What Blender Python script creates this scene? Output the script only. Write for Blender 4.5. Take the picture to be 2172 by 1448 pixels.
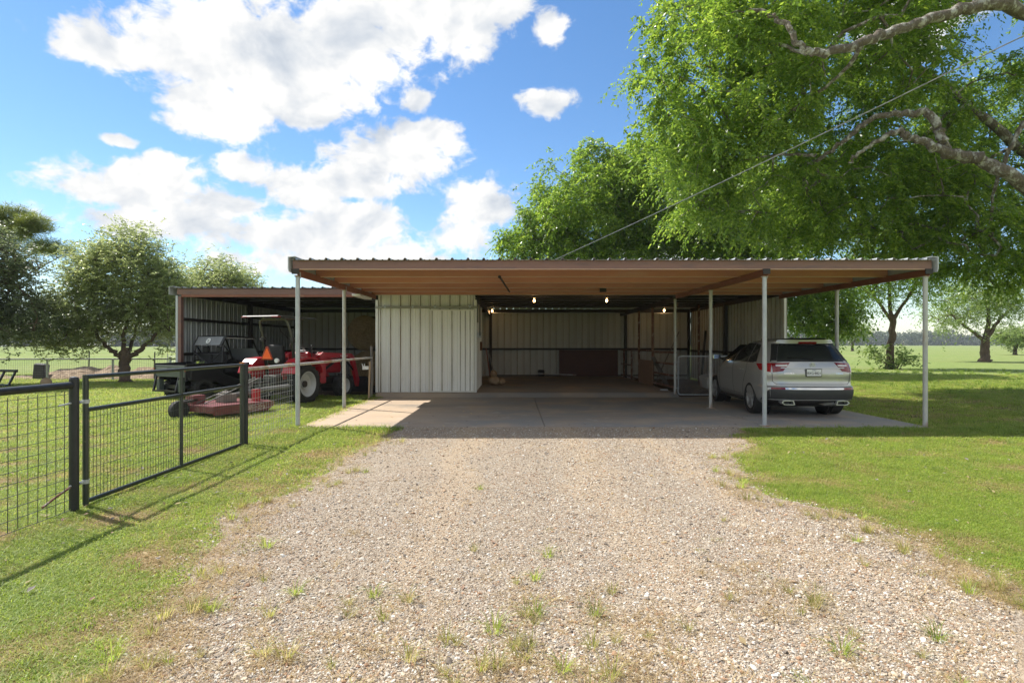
import bpy, bmesh, math, random
import numpy as np
from mathutils import Vector, Matrix, Euler
R = math.radians
random.seed(7); rng = np.random.default_rng(7)
for o in list(bpy.data.objects): bpy.data.objects.remove(o)
scene = bpy.context.scene; COL = scene.collection

# ---------------------------------------------------------------- camera
F, CX, HY, H = 1207.0, 1090.0, 729.0, 1.646      # photo pixels (2172 wide): focal, vanishing point, horizon; eye height
cam = bpy.data.cameras.new('camera'); camo = bpy.data.objects.new('camera', cam); COL.objects.link(camo)
camo.location = (0, 0, H); camo.rotation_euler = (R(90), 0, 0)
cam.sensor_width = 36; cam.lens = 36*F/2172; cam.shift_x = -4/2172; cam.shift_y = 5/2172
cam.clip_start = .05; cam.clip_end = 6000
scene.camera = camo
def at(px, py, Y): return Vector(((px-CX)/F*Y, Y, H+(HY-py)/F*Y))
def gr(px, py, z=0.0):
    Y = (H-z)*F/(py-HY); return ((px-CX)/F*Y, Y)

# ---------------------------------------------------------------- sky, sun, exposure
SUN = Vector((-.66, .35, 1)).normalized()
EL = math.asin(SUN.z); AZ = math.atan2(SUN.x, SUN.y)
world = bpy.data.worlds.new('World'); scene.world = world; world.use_nodes = True
def make_world():
    nt = world.node_tree; nt.nodes.clear(); N = nt.nodes.new; L = nt.links.new
    out = N('ShaderNodeOutputWorld'); bg = N('ShaderNodeBackground'); L(bg.outputs[0], out.inputs[0])
    bg.inputs[1].default_value = .12
    sky = N('ShaderNodeTexSky'); sky.sky_type = 'NISHITA'; sky.sun_disc = False
    sky.sun_elevation = EL; sky.sun_rotation = AZ; sky.altitude = 200; sky.air_density = 1.0; sky.dust_density = .12; sky.ozone_density = 2.2
    tc = N('ShaderNodeTexCoord'); d = tc.outputs['Generated']
    def vm(op, a, b=None):
        n = N('ShaderNodeVectorMath'); n.operation = op
        for i, v in enumerate((a, b)):
            if v is None: continue
            if hasattr(v, 'links'): L(v, n.inputs[i])
            else: n.inputs[i].default_value = v
        return n.outputs['Value'] if op == 'LENGTH' else n.outputs[0]
    def m(op, a, b=None, c=None, clamp=False):
        n = N('ShaderNodeMath'); n.operation = op; n.use_clamp = clamp
        for i, v in enumerate((a, b, c)):
            if v is None: continue
            if hasattr(v, 'links'): L(v, n.inputs[i])
            else: n.inputs[i].default_value = v
        return n.outputs[0]
    def noise(vec, sc, det, ro, dist=0.0):
        n = N('ShaderNodeTexNoise'); L(vec, n.inputs['Vector']); n.inputs['Scale'].default_value = sc
        n.inputs['Detail'].default_value = det; n.inputs['Roughness'].default_value = ro; n.inputs['Distortion'].default_value = dist
        return n.outputs['Fac']
    # cumulus clouds: (pixel x, pixel y, half width, half height) turned into directions
    blobs = [(250,110,150,55),(430,120,190,90),(620,150,190,105),(770,90,190,110),(920,40,190,60),(1060,8,90,45),(470,225,140,65),(640,230,110,50),
             (1168,58,52,42),(1168,215,78,32),(800,335,150,78),(640,385,130,66),(900,285,85,36),(740,390,130,40),(270,400,135,62),(330,365,90,45),(885,210,44,36),
             (600,500,260,62),(780,470,110,52),(1030,440,110,55),(960,500,120,45),(252,300,34,18),(480,430,110,45),(520,360,60,32),(700,560,330,45),
             (1500,520,200,40),(1900,60,120,60),(330,480,150,45)]
    sh = None; mn = None
    dirs = []
    for px, py, w, h in blobs:
        c = Vector(((px-CX)/F, 1, (HY-py)/F)); k = 1/c.length
        dirs.append((c.normalized(), (w/F*k, .35, h/F*k)))
    for c, r in dirs:
        v = vm('SUBTRACT', d, tuple(c)); v = vm('MULTIPLY', v, (1/r[0], 1/r[1], 1/r[2]))
        ln = vm('LENGTH', v)
        mn = ln if mn is None else m('SMOOTH_MIN', mn, ln, .25)
    dw = vm('MULTIPLY', d, (1, 1, 1.35))
    n1 = noise(dw, 6.5, 9, .56, .25); 
    off = vm('ADD', dw, tuple(Vector((-.022, 0, .026))))
    n2 = noise(off, 6.5, 9, .56, .25)
    # the same kind of broken cloud goes on all round and overhead
    sep = N('ShaderNodeSeparateXYZ'); L(d, sep.inputs[0])
    nl = noise(dw, 2.1, 3, .5)
    out_ = N('ShaderNodeMapRange'); out_.interpolation_type = 'SMOOTHSTEP'; L(sep.outputs[1], out_.inputs[0]); out_.inputs[1].default_value = .66; out_.inputs[2].default_value = .42
    hor = N('ShaderNodeMapRange'); L(sep.outputs[2], hor.inputs[0]); hor.inputs[1].default_value = .02; hor.inputs[2].default_value = .15
    f2 = m('MULTIPLY', m('MULTIPLY', m('SUBTRACT', nl, .455), 6.0), m('MULTIPLY', out_.outputs[0], hor.outputs[0]))
    base = m('MAXIMUM', m('SUBTRACT', 1.0, mn), m('SUBTRACT', f2, m('MULTIPLY', m('SUBTRACT', 1.0, out_.outputs[0]), 5.0)))
    n5 = noise(dw, 24, 7, .62, .4)
    f = m('ADD', base, m('ADD', m('MULTIPLY', m('SUBTRACT', n1, .5), 2.7), m('MULTIPLY', m('SUBTRACT', n5, .5), 1.3)))
    ss = N('ShaderNodeMapRange'); ss.interpolation_type = 'SMOOTHSTEP'; L(f, ss.inputs[0]); ss.inputs[1].default_value = -.05; ss.inputs[2].default_value = .34
    mask = ss.outputs[0]
    n3 = noise(dw, 7.0, 5, .5, .3); n4 = noise(off, 7.0, 5, .5, .3)
    emb = m('ADD', m('MULTIPLY', m('SUBTRACT', n3, n4), .8), m('MULTIPLY', m('SUBTRACT', n1, n2), .8))          # relief: brighter on the sun's side
    lum = m('ADD', .95, emb); lum = m('MAXIMUM', m('MINIMUM', lum, 1.12), .70)
    mixc = N('ShaderNodeMix'); mixc.data_type = 'RGBA'; mr = N('ShaderNodeMapRange'); L(lum, mr.inputs[0]); mr.inputs[1].default_value = .76; mr.inputs[2].default_value = .98
    L(mr.outputs[0], mixc.inputs[0]); mixc.inputs[6].default_value = (.78, .85, .95, 1); mixc.inputs[7].default_value = (1, .99, .97, 1)
    cl = vm('SCALE', mixc.outputs[2]); cl.node.inputs['Scale'].default_value = 1; L(m('MULTIPLY', lum, CLOUD), cl.node.inputs['Scale'])
    # deepen the clear blue a little
    hs = N('ShaderNodeHueSaturation'); L(sky.outputs[0], hs.inputs['Color']); hs.inputs['Saturation'].default_value = 1.18; hs.inputs['Value'].default_value = SKYV
    mix = N('ShaderNodeMix'); mix.data_type = 'RGBA'; L(mask, mix.inputs[0]); L(hs.outputs[0], mix.inputs[6]); L(cl, mix.inputs[7])
    L(mix.outputs[2], bg.inputs[0])
CLOUD, SKYV = 4.5, .76
make_world()
sl = bpy.data.lights.new('sun', 'SUN'); sl.energy = 3.7; sl.angle = R(.53); sl.color = (1, .95, .86)
so = bpy.data.objects.new('sun', sl); COL.objects.link(so); so.rotation_euler = SUN.to_track_quat('Z', 'Y').to_euler()
vs = scene.view_settings; vs.view_transform = 'Standard'; vs.look = 'None'; vs.exposure = 1.0; vs.gamma = 1; vs.use_curve_mapping = False

# ---------------------------------------------------------------- helpers
class MB:
    def __init__(s): s.v = []; s.f = []
    def add(s, vs, fs):
        n = len(s.v); s.v += [tuple(v) for v in vs]; s.f += [tuple(i+n for i in f) for f in fs]; return s
    def box(s, a, b):
        x0, y0, z0 = (min(p, q) for p, q in zip(a, b)); x1, y1, z1 = (max(p, q) for p, q in zip(a, b))
        return s.add([(x0,y0,z0),(x1,y0,z0),(x1,y1,z0),(x0,y1,z0),(x0,y0,z1),(x1,y0,z1),(x1,y1,z1),(x0,y1,z1)],
                     [(0,3,2,1),(4,5,6,7),(0,1,5,4),(1,2,6,5),(2,3,7,6),(3,0,4,7)])
    def bar(s, p, q, w, h, up=(0,0,1)):          # rectangular bar from p to q
        p, q = Vector(p), Vector(q); d = (q-p).normalized(); u = Vector(up)
        if abs(d.dot(u)) > .98: u = Vector((0,1,0))
        x = d.cross(u).normalized()*w/2; y = x.cross(d).normalized()*h/2
        vs = [c+i*x+j*y for c in (p, q) for i, j in ((-1,-1),(1,-1),(1,1),(-1,1))]
        return s.add(vs, [(0,1,2,3),(7,6,5,4),(0,4,5,1),(1,5,6,2),(2,6,7,3),(3,7,4,0)])
    def tube(s, pts, r, n=8, cap=True):
        pts = [Vector(p) for p in pts]; rs = r if isinstance(r, (list, tuple)) else [r]*len(pts)
        base = len(s.v); ref = None
        for i, p in enumerate(pts):
            d = (pts[min(i+1, len(pts)-1)]-pts[max(i-1, 0)]).normalized()
            if ref is None: ref = d.orthogonal().normalized()
            ref = (ref-d*ref.dot(d)); ref = ref.normalized() if ref.length > 1e-6 else d.orthogonal().normalized()
            b = d.cross(ref)
            for k in range(n):
                a = 2*math.pi*k/n; s.v.append(tuple(p+(ref*math.cos(a)+b*math.sin(a))*rs[i]))
        for i in range(len(pts)-1):
            for k in range(n):
                a = base+i*n+k; b2 = base+i*n+(k+1) % n
                s.f.append((a, b2, b2+n, a+n))
        if cap:
            s.f.append(tuple(base+k for k in reversed(range(n)))); s.f.append(tuple(base+(len(pts)-1)*n+k for k in range(n)))
        return s
    def lathe(s, prof, n=32, axis='x', c=(0,0,0), closed=True):   # prof: (along axis, radius)
        base = len(s.v); c = Vector(c)
        for a, r in prof:
            for k in range(n):
                t = 2*math.pi*k/n; u, w = r*math.cos(t), r*math.sin(t)
                s.v.append(tuple(c+Vector((a,u,w) if axis == 'x' else (u,a,w) if axis == 'y' else (u,w,a))))
        m = len(prof)
        for i in range(m if closed else m-1):
            j = (i+1) % m
            for k in range(n):
                k2 = (k+1) % n; s.f.append((base+i*n+k, base+j*n+k, base+j*n+k2, base+i*n+k2))
        return s
    def prism(s, poly, d0, d1, axis='y'):        # polygon in the other two axes, extruded
        n = len(poly); P = lambda a, b, t: (t,a,b) if axis == 'x' else (a,t,b) if axis == 'y' else (a,b,t)
        return s.add([P(a,b,d0) for a,b in poly]+[P(a,b,d1) for a,b in poly],
                     [tuple(range(n)), tuple(range(2*n-1, n-1, -1))]+[(i,i+n,(i+1)%n+n,(i+1)%n) for i in range(n)])
    def ball(s, c, r, n=12, m=8, sq=(1,1,1)):
        c = Vector(c); base = len(s.v)
        for i in range(m+1):
            p = math.pi*i/m
            for k in range(n):
                t = 2*math.pi*k/n
                s.v.append((c.x+r*sq[0]*math.sin(p)*math.cos(t), c.y+r*sq[1]*math.sin(p)*math.sin(t), c.z+r*sq[2]*math.cos(p)))
        for i in range(m):
            for k in range(n): s.f.append((base+i*n+k, base+(i+1)*n+k, base+(i+1)*n+(k+1)%n, base+i*n+(k+1)%n))
        return s
    def mesh(s, name, smooth=False):
        me = bpy.data.meshes.new(name); me.from_pydata(s.v, [], s.f)
        bm = bmesh.new(); bm.from_mesh(me); bmesh.ops.remove_doubles(bm, verts=bm.verts, dist=1e-5)
        bmesh.ops.recalc_face_normals(bm, faces=bm.faces); bm.to_mesh(me); bm.free()
        if smooth:
            me.polygons.foreach_set('use_smooth', [True]*len(me.polygons))
            try: me.set_sharp_from_angle(angle=R(38))
            except Exception: pass
        return me
    def build(s, name, mat, parent=None, smooth=False, bevel=0, seg=2):
        return obj(name, s.mesh(name, smooth), mat, parent, bevel, seg)
def obj(name, me, mat=None, parent=None, bevel=0, seg=2):
    o = bpy.data.objects.new(name, me); COL.objects.link(o)
    if mat is not None and me is not None and not me.materials: me.materials.append(mat)
    if parent: o.parent = parent
    if bevel:
        b = o.modifiers.new('bevel', 'BEVEL'); b.width = bevel; b.segments = seg; b.limit_method = 'ANGLE'; b.angle_limit = R(40)
    return o
def tag(o, label, cat, group=None):
    o['label'] = label; o['category'] = cat
    if group: o['group'] = group
    return o
def struct(o, label=None):
    o['kind'] = 'structure'
    if label: o['label'] = label
    return o
def stuff(o, label, cat):
    o['kind'] = 'stuff'; o['label'] = label; o['category'] = cat; return o
def thing(name, label, cat, loc=(0,0,0), rz=0, group=None):
    o = bpy.data.objects.new(name, None); COL.objects.link(o); o.location = loc; o.rotation_euler = (0,0,rz)
    o.empty_display_size = .2
    return tag(o, label, cat, group)
def part_empty(name, parent, loc=(0,0,0), rot=(0,0,0)):
    o = bpy.data.objects.new(name, None); COL.objects.link(o); o.parent = parent; o.location = loc; o.rotation_euler = rot; o.empty_display_size = .1; return o
def inst(name, me, parent, loc, rot=(0,0,0), sc=(1,1,1)):
    o = bpy.data.objects.new(name, me); COL.objects.link(o); o.parent = parent; o.location = loc; o.rotation_euler = rot; o.scale = sc; return o
def text(name, s, size, mat, parent, loc, rot, depth=.002, sx=1.0, shear=0.0):
    cu = bpy.data.curves.new(name, 'FONT'); cu.body = s; cu.size = size; cu.extrude = depth; cu.align_x = 'CENTER'; cu.align_y = 'CENTER'; cu.shear = shear; cu.resolution_u = 3
    t = bpy.data.objects.new(name, cu); COL.objects.link(t)
    me = bpy.data.meshes.new_from_object(t.evaluated_get(bpy.context.evaluated_depsgraph_get()))
    bpy.data.objects.remove(t); me.materials.clear(); me.name = name
    o = obj(name, me, mat, parent); o.location = loc; o.rotation_euler = rot; o.scale = (sx, 1, 1); return o
def np_mesh(name, V, Q):
    """V (n,3), Q (m,k) faces of k corners, straight from numpy"""
    V = np.ascontiguousarray(V, dtype=np.float32); Q = np.ascontiguousarray(Q, dtype=np.int32); k = Q.shape[1]
    me = bpy.data.meshes.new(name); me.vertices.add(len(V)); me.vertices.foreach_set('co', V.ravel())
    me.loops.add(Q.size); me.loops.foreach_set('vertex_index', Q.ravel())
    me.polygons.add(len(Q)); me.polygons.foreach_set('loop_start', np.arange(0, Q.size, k, dtype=np.int32))
    me.update(calc_edges=True); return me

# ---------------------------------------------------------------- materials
def pm(name, c1, c2=None, scale=6.0, rough=.6, metal=0.0, bump=0.0, bscale=None, c3=None, s3=1.0, t3=(.55,.7), coat=0.0, detail=6, stretch=(1,1,1), spec=.5, rrough=0.0, world_co=False, dist=.01):
    m = bpy.data.materials.new(name); m.use_nodes = True; nt = m.node_tree; N = nt.nodes.new; L = nt.links.new
    p = nt.nodes['Principled BSDF']; p.inputs['Roughness'].default_value = rough; p.inputs['Metallic'].default_value = metal
    p.inputs['Specular IOR Level'].default_value = spec; p.inputs['Coat Weight'].default_value = coat; p.inputs['Coat Roughness'].default_value = .06
    c2 = c2 or tuple(x*.8 for x in c1)
    if world_co: co = N('ShaderNodeNewGeometry').outputs['Position']
    else: co = N('ShaderNodeTexCoord').outputs['Object']
    mp = N('ShaderNodeMapping'); mp.inputs['Scale'].default_value = stretch; L(co, mp.inputs['Vector']); co = mp.outputs[0]
    n = N('ShaderNodeTexNoise'); n.inputs['Scale'].default_value = scale; n.inputs['Detail'].default_value = detail; n.inputs['Roughness'].default_value = .62; L(co, n.inputs['Vector'])
    r = N('ShaderNodeMapRange'); r.inputs[1].default_value = .3; r.inputs[2].default_value = .7; L(n.outputs['Fac'], r.inputs[0])
    mx = N('ShaderNodeMix'); mx.data_type = 'RGBA'; L(r.outputs[0], mx.inputs[0]); mx.inputs[6].default_value = (*c1, 1); mx.inputs[7].default_value = (*c2, 1)
    col = mx.outputs[2]
    if c3:
        n3 = N('ShaderNodeTexNoise'); n3.inputs['Scale'].default_value = s3; n3.inputs['Detail'].default_value = 7; n3.inputs['Roughness'].default_value = .65; L(co, n3.inputs['Vector'])
        r3 = N('ShaderNodeMapRange'); r3.inputs[1].default_value = t3[0]; r3.inputs[2].default_value = t3[1]; L(n3.outputs['Fac'], r3.inputs[0])
        m3 = N('ShaderNodeMix'); m3.data_type = 'RGBA'; L(r3.outputs[0], m3.inputs[0]); L(col, m3.inputs[6]); m3.inputs[7].default_value = (*c3, 1); col = m3.outputs[2]
    L(col, p.inputs['Base Color'])
    if rrough:
        rr = N('ShaderNodeMapRange'); L(n.outputs['Fac'], rr.inputs[0]); rr.inputs[3].default_value = rough-rrough; rr.inputs[4].default_value = rough+rrough; L(rr.outputs[0], p.inputs['Roughness'])
    if bump:
        nb = N('ShaderNodeTexNoise'); nb.inputs['Scale'].default_value = bscale or scale*3; nb.inputs['Detail'].default_value = 6; L(co, nb.inputs['Vector'])
        b = N('ShaderNodeBump'); b.inputs['Strength'].default_value = bump; b.inputs['Distance'].default_value = dist; L(nb.outputs['Fac'], b.inputs['Height']); L(b.outputs[0], p.inputs['Normal'])
    return m
def emit(name, c, s):
    m = bpy.data.materials.new(name); m.use_nodes = True; p = m.node_tree.nodes['Principled BSDF']
    p.inputs['Base Color'].default_value = (*c, 1); p.inputs['Emission Color'].default_value = (*c, 1); p.inputs['Emission Strength'].default_value = s; return m
def leafmat(name, a, b, c, trans=.35, rough=.45, var=0.0):
    m = bpy.data.materials.new(name); m.use_nodes = True; nt = m.node_tree; N = nt.nodes.new; L = nt.links.new
    p = nt.nodes['Principled BSDF']; out = nt.nodes['Material Output']; p.inputs['Roughness'].default_value = rough; p.inputs['Specular IOR Level'].default_value = .5
    g = N('ShaderNodeNewGeometry'); cr = N('ShaderNodeValToRGB'); L(g.outputs['Random Per Island'], cr.inputs[0])
    e = cr.color_ramp.elements; e[0].color = (*a, 1); e[1].color = (*c, 1); k = e.new(.55); k.color = (*b, 1)
    lc = cr.outputs[0]
    if var:                                   # clumps differ from one another
        r = N('ShaderNodeMapRange'); L(N('ShaderNodeObjectInfo').outputs['Random'], r.inputs[0]); r.inputs[3].default_value = 1-var; r.inputs[4].default_value = 1+var*.8; hv = N('ShaderNodeHueSaturation'); L(lc, hv.inputs['Color']); L(r.outputs[0], hv.inputs['Value']); lc = hv.outputs[0]
    L(lc, p.inputs['Base Color'])
    t = N('ShaderNodeBsdfTranslucent'); hs = N('ShaderNodeHueSaturation'); L(lc, hs.inputs['Color']); hs.inputs['Hue'].default_value = .487; hs.inputs['Value'].default_value = 1.8; hs.inputs['Saturation'].default_value = 1.05
    L(hs.outputs[0], t.inputs['Color']); ms = N('ShaderNodeMixShader'); ms.inputs[0].default_value = trans; L(p.outputs[0], ms.inputs[1]); L(t.outputs[0], ms.inputs[2]); L(ms.outputs[0], out.inputs[0])
    return m
def glassmat(name, tint, mixf, rough=.02):
    m = bpy.data.materials.new(name); m.use_nodes = True; nt = m.node_tree; N = nt.nodes.new; L = nt.links.new
    out = nt.nodes['Material Output']; nt.nodes.remove(nt.nodes['Principled BSDF'])
    t = N('ShaderNodeBsdfTransparent'); t.inputs[0].default_value = (*tint, 1); g = N('ShaderNodeBsdfGlossy'); g.inputs['Roughness'].default_value = rough; g.inputs[0].default_value = (.9,.9,.9,1)
    fr = N('ShaderNodeFresnel'); fr.inputs[0].default_value = 1.5; ms = N('ShaderNodeMixShader'); L(fr.outputs[0], ms.inputs[0]); L(t.outputs[0], ms.inputs[1]); L(g.outputs[0], ms.inputs[2]); L(ms.outputs[0], out.inputs[0]); return m
M = {}
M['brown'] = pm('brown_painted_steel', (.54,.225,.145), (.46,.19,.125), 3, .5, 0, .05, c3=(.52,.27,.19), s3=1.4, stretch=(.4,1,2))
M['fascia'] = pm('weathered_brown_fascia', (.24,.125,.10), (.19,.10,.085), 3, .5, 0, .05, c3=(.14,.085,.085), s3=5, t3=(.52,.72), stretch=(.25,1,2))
M['brown_edge'] = pm('lit_purlin_edge', (.66,.44,.33), (.56,.34,.24), 6, .5)  # lighter lip colour paints in the bounce light along the purlin bottoms
M['brown2'] = pm('oxide_red_steel', (.28,.10,.06), (.22,.08,.05), 5, .55, c3=(.32,.16,.11), s3=2)
M['galv'] = pm('galvanised_pipe', (.50,.52,.54), (.36,.38,.40), 14, .45, .25, .04, c3=(.40,.26,.14), s3=2.5, t3=(.62,.74), stretch=(1,1,.5))
M['galvrust'] = pm('galvanised_pipe_rusting_low', (.55,.54,.50), (.38,.38,.38), 12, .5, .15, .05, c3=(.33,.17,.07), s3=1.8, t3=(.5,.62), stretch=(1,1,.3))
M['rust'] = pm('rusty_pipe', (.17,.07,.035), (.10,.045,.03), 18, .8, 0, .15, c3=(.38,.33,.28), s3=9, t3=(.55,.62))
M['white_panel'] = pm('ivory_steel_panel', (.84,.83,.79), (.79,.78,.735), 1.6, .42, 0, .02, c3=(.60,.54,.44), s3=1.1, t3=(.58,.8), stretch=(1,1,.35))
M['galvalume'] = pm('galvalume_sheet', (.50,.52,.53), (.38,.40,.42), 9, .42, .35, .02, c3=(.28,.27,.26), s3=1.5, t3=(.58,.75), stretch=(1,.3,1))
M['roofside'] = pm('weathered_roof_sheet', (.42,.42,.41), (.32,.32,.32), 7, .5, .25, .02)
M['trim_grey'] = pm('grey_trim', (.55,.57,.60), (.46,.48,.50), 5, .45, .1)
M['dark_steel'] = pm('dark_steel', (.035,.028,.026), (.022,.02,.02), 8, .6)
M['gate_green'] = pm('dark_green_pipe', (.035,.045,.040), (.022,.028,.026), 10, .38, .1, .05, c3=(.22,.20,.15), s3=14, t3=(.66,.74), coat=.2)
M['gate_black'] = pm('weathered_black_pipe', (.03,.032,.034), (.018,.019,.02), 12, .45, .2, .05, c3=(.16,.08,.04), s3=4, t3=(.66,.76))
M['wire'] = pm('steel_wire', (.09,.095,.10), (.06,.06,.065), 30, .45, .5)
M['wire_light'] = pm('galvanised_wire', (.42,.42,.42), (.33,.33,.33), 30, .4, .5)
M['concrete'] = None
M['wood'] = pm('bare_wood', (.42,.30,.19), (.33,.23,.14), 8, .75, 0, .1, stretch=(1,1,.12))
M['greywood'] = pm('weathered_wood', (.25,.22,.19), (.17,.15,.13), 8, .85, 0, .15, stretch=(1,1,.15))
M['osb'] = pm('chipboard', (.30,.19,.12), (.20,.12,.08), 30, .8, 0, .2, c3=(.36,.25,.17), s3=22)
M['redboard'] = pm('brown_board', (.105,.035,.018), (.075,.026,.015), 2, .6)
M['black'] = pm('black_plastic', (.016,.016,.017), (.010,.010,.011), 8, .45, 0, .02)
M['blackm'] = pm('black_metal', (.02,.02,.021), (.013,.013,.014), 8, .32, .2)
M['rubber'] = pm('tyre_rubber', (.028,.028,.028), (.018,.017,.016), 20, .8, 0, .1, c3=(.10,.085,.07), s3=6, t3=(.62,.8))
M['rubber_clean'] = pm('road_tyre_rubber', (.018,.018,.018), (.012,.012,.012), 20, .7)
M['red'] = pm('red_tractor_paint', (.42,.012,.022), (.36,.012,.02), 4, .32, 0, 0, coat=.4)
M['redfade'] = pm('faded_red_paint', (.19,.045,.05), (.15,.035,.04), 5, .5, 0, .03, c3=(.26,.17,.12), s3=5, t3=(.52,.72))
M['orange'] = pm('orange_reflector', (1.0,.13,.005), (.95,.11,.005), 3, .4)
M['amber'] = pm('amber_lens', (.75,.22,.01), (.65,.18,.01), 3, .15)
M['redlens'] = pm('red_lens', (.36,.006,.012), (.28,.004,.01), 3, .08, coat=.5)
M['redlens_dark'] = pm('dark_red_lens', (.20,.003,.007), (.15,.003,.006), 3, .08, coat=.5)
M['clearlens'] = pm('clear_lens', (.75,.72,.72), (.62,.58,.58), 60, .1, coat=.6)
M['white'] = pm('white_paint', (.78,.78,.77), (.72,.72,.71), 6, .4)
M['silver'] = pm('silver_car_paint', (.46,.46,.45), (.44,.44,.43), 2, .30, .55, 0, coat=.7)
M['silver_wheel'] = pm('wheel_alloy', (.55,.56,.57), (.48,.49,.5), 4, .3, .7)
M['rimgrey'] = pm('painted_rim', (.52,.53,.54), (.46,.46,.46), 5, .5, .1, c3=(.32,.26,.2), s3=4, t3=(.6,.8))
M['chrome'] = pm('chrome', (.8,.8,.8), (.78,.78,.78), 3, .08, 1.0)
M['bumper'] = pm('dark_grey_bumper', (.035,.036,.038), (.03,.03,.032), 9, .5)
M['glass'] = glassmat('tinted_glass', (.30,.32,.31), .1)
M['glass_clear'] = glassmat('windscreen_glass', (.85,.88,.87), .1)
M['seat'] = pm('dark_seat', (.02,.02,.022), (.015,.015,.016), 5, .7)
M['utvgreen'] = pm('grey_green_plastic', (.085,.105,.095), (.07,.085,.078), 4, .42)
M['hay'] = pm('hay', (.30,.20,.09), (.17,.11,.05), 26, .95, 0, .9, 40, stretch=(1,1,1), dist=.03)
M['bark'] = pm('grey_bark', (.17,.14,.11), (.085,.068,.052), 16, .9, 0, 1.0, 30, c3=(.42,.41,.37), s3=6, t3=(.50,.62), stretch=(1,1,.8), dist=.04, world_co=True)
M['bark2'] = pm('brown_bark', (.14,.095,.065), (.07,.048,.035), 7, .92, 0, .8, 18, stretch=(1,1,.3), dist=.03, world_co=True)
M['soil'] = pm('mulch_soil', (.33,.235,.15), (.17,.115,.075), 3, .95, 0, .8, 14, c3=(.48,.37,.25), s3=8, t3=(.5,.66), dist=.05)
M['cable'] = pm('cable', (.26,.27,.27), (.20,.20,.21), 12, .5, .2)
M['bulb'] = emit('bulb_glow', (1.0,.55,.20), 26)
M['porcelain'] = pm('lamp_holder', (.6,.58,.54), None, 8, .4)

def riblines(m, pitch=.3047):
    """brown lines along the rib edges of a sheet"""
    nt = m.node_tree; N = nt.nodes.new; L = nt.links.new; p = nt.nodes['Principled BSDF']; old = p.inputs['Base Color'].links[0].from_socket
    s = N('ShaderNodeSeparateXYZ'); L(N('ShaderNodeTexCoord').outputs['Object'], s.inputs[0])
    def mt(op, a, b=None):
        n = N('ShaderNodeMath'); n.operation = op
        for i, v in enumerate((a, b)):
            if v is None: continue
            if hasattr(v, 'links'): L(v, n.inputs[i])
            else: n.inputs[i].default_value = v
        return n.outputs[0]
    f = mt('MODULO', s.outputs[0], pitch); d = mt('ABSOLUTE', mt('SUBTRACT', f, .092)); r = N('ShaderNodeMapRange'); L(d, r.inputs[0]); r.inputs[1].default_value = .022; r.inputs[2].default_value = .004
    d2 = mt('ABSOLUTE', mt('SUBTRACT', f, .034)); r2 = N('ShaderNodeMapRange'); L(d2, r2.inputs[0]); r2.inputs[1].default_value = .012; r2.inputs[2].default_value = .004; r2.inputs[4].default_value = .6
    nz = N('ShaderNodeTexNoise'); nz.inputs['Scale'].default_value = 1.5; nz.inputs['Detail'].default_value = 6; L(N('ShaderNodeNewGeometry').outputs['Position'], nz.inputs[0]); r3 = N('ShaderNodeMapRange'); L(nz.outputs[0], r3.inputs[0]); r3.inputs[1].default_value = .25; r3.inputs[2].default_value = .6; r3.inputs[3].default_value = .35
    k = mt('MULTIPLY', mt('MAXIMUM', r.outputs[0], r2.outputs[0]), r3.outputs[0]); mx = N('ShaderNodeMix'); mx.data_type = 'RGBA'; L(k, mx.inputs[0]); L(old, mx.inputs[6]); mx.inputs[7].default_value = (.26,.205,.14,1); L(mx.outputs[2], p.inputs['Base Color'])
riblines(M['white_panel'])
M['back_panel'] = pm('dull_back_wall_sheet', (.58,.58,.54), (.50,.50,.465), 1.6, .5, 0, .02, c3=(.36,.33,.26), s3=1.1, t3=(.55,.8), stretch=(1,1,.35)); riblines(M['back_panel'])

def objvar(m, lo, hi):
    nt = m.node_tree; N = nt.nodes.new; L = nt.links.new; p = nt.nodes['Principled BSDF']; old = p.inputs['Base Color'].links[0].from_socket
    r = N('ShaderNodeMapRange'); L(N('ShaderNodeObjectInfo').outputs['Random'], r.inputs[0]); r.inputs[3].default_value = lo; r.inputs[4].default_value = hi
    h = N('ShaderNodeHueSaturation'); L(old, h.inputs['Color']); L(r.outputs[0], h.inputs['Value']); L(h.outputs[0], p.inputs['Base Color'])
objvar(M['brown'], .72, 1.18); objvar(M['white_panel'], .94, 1.05); objvar(M['back_panel'], .88, 1.08)
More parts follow.
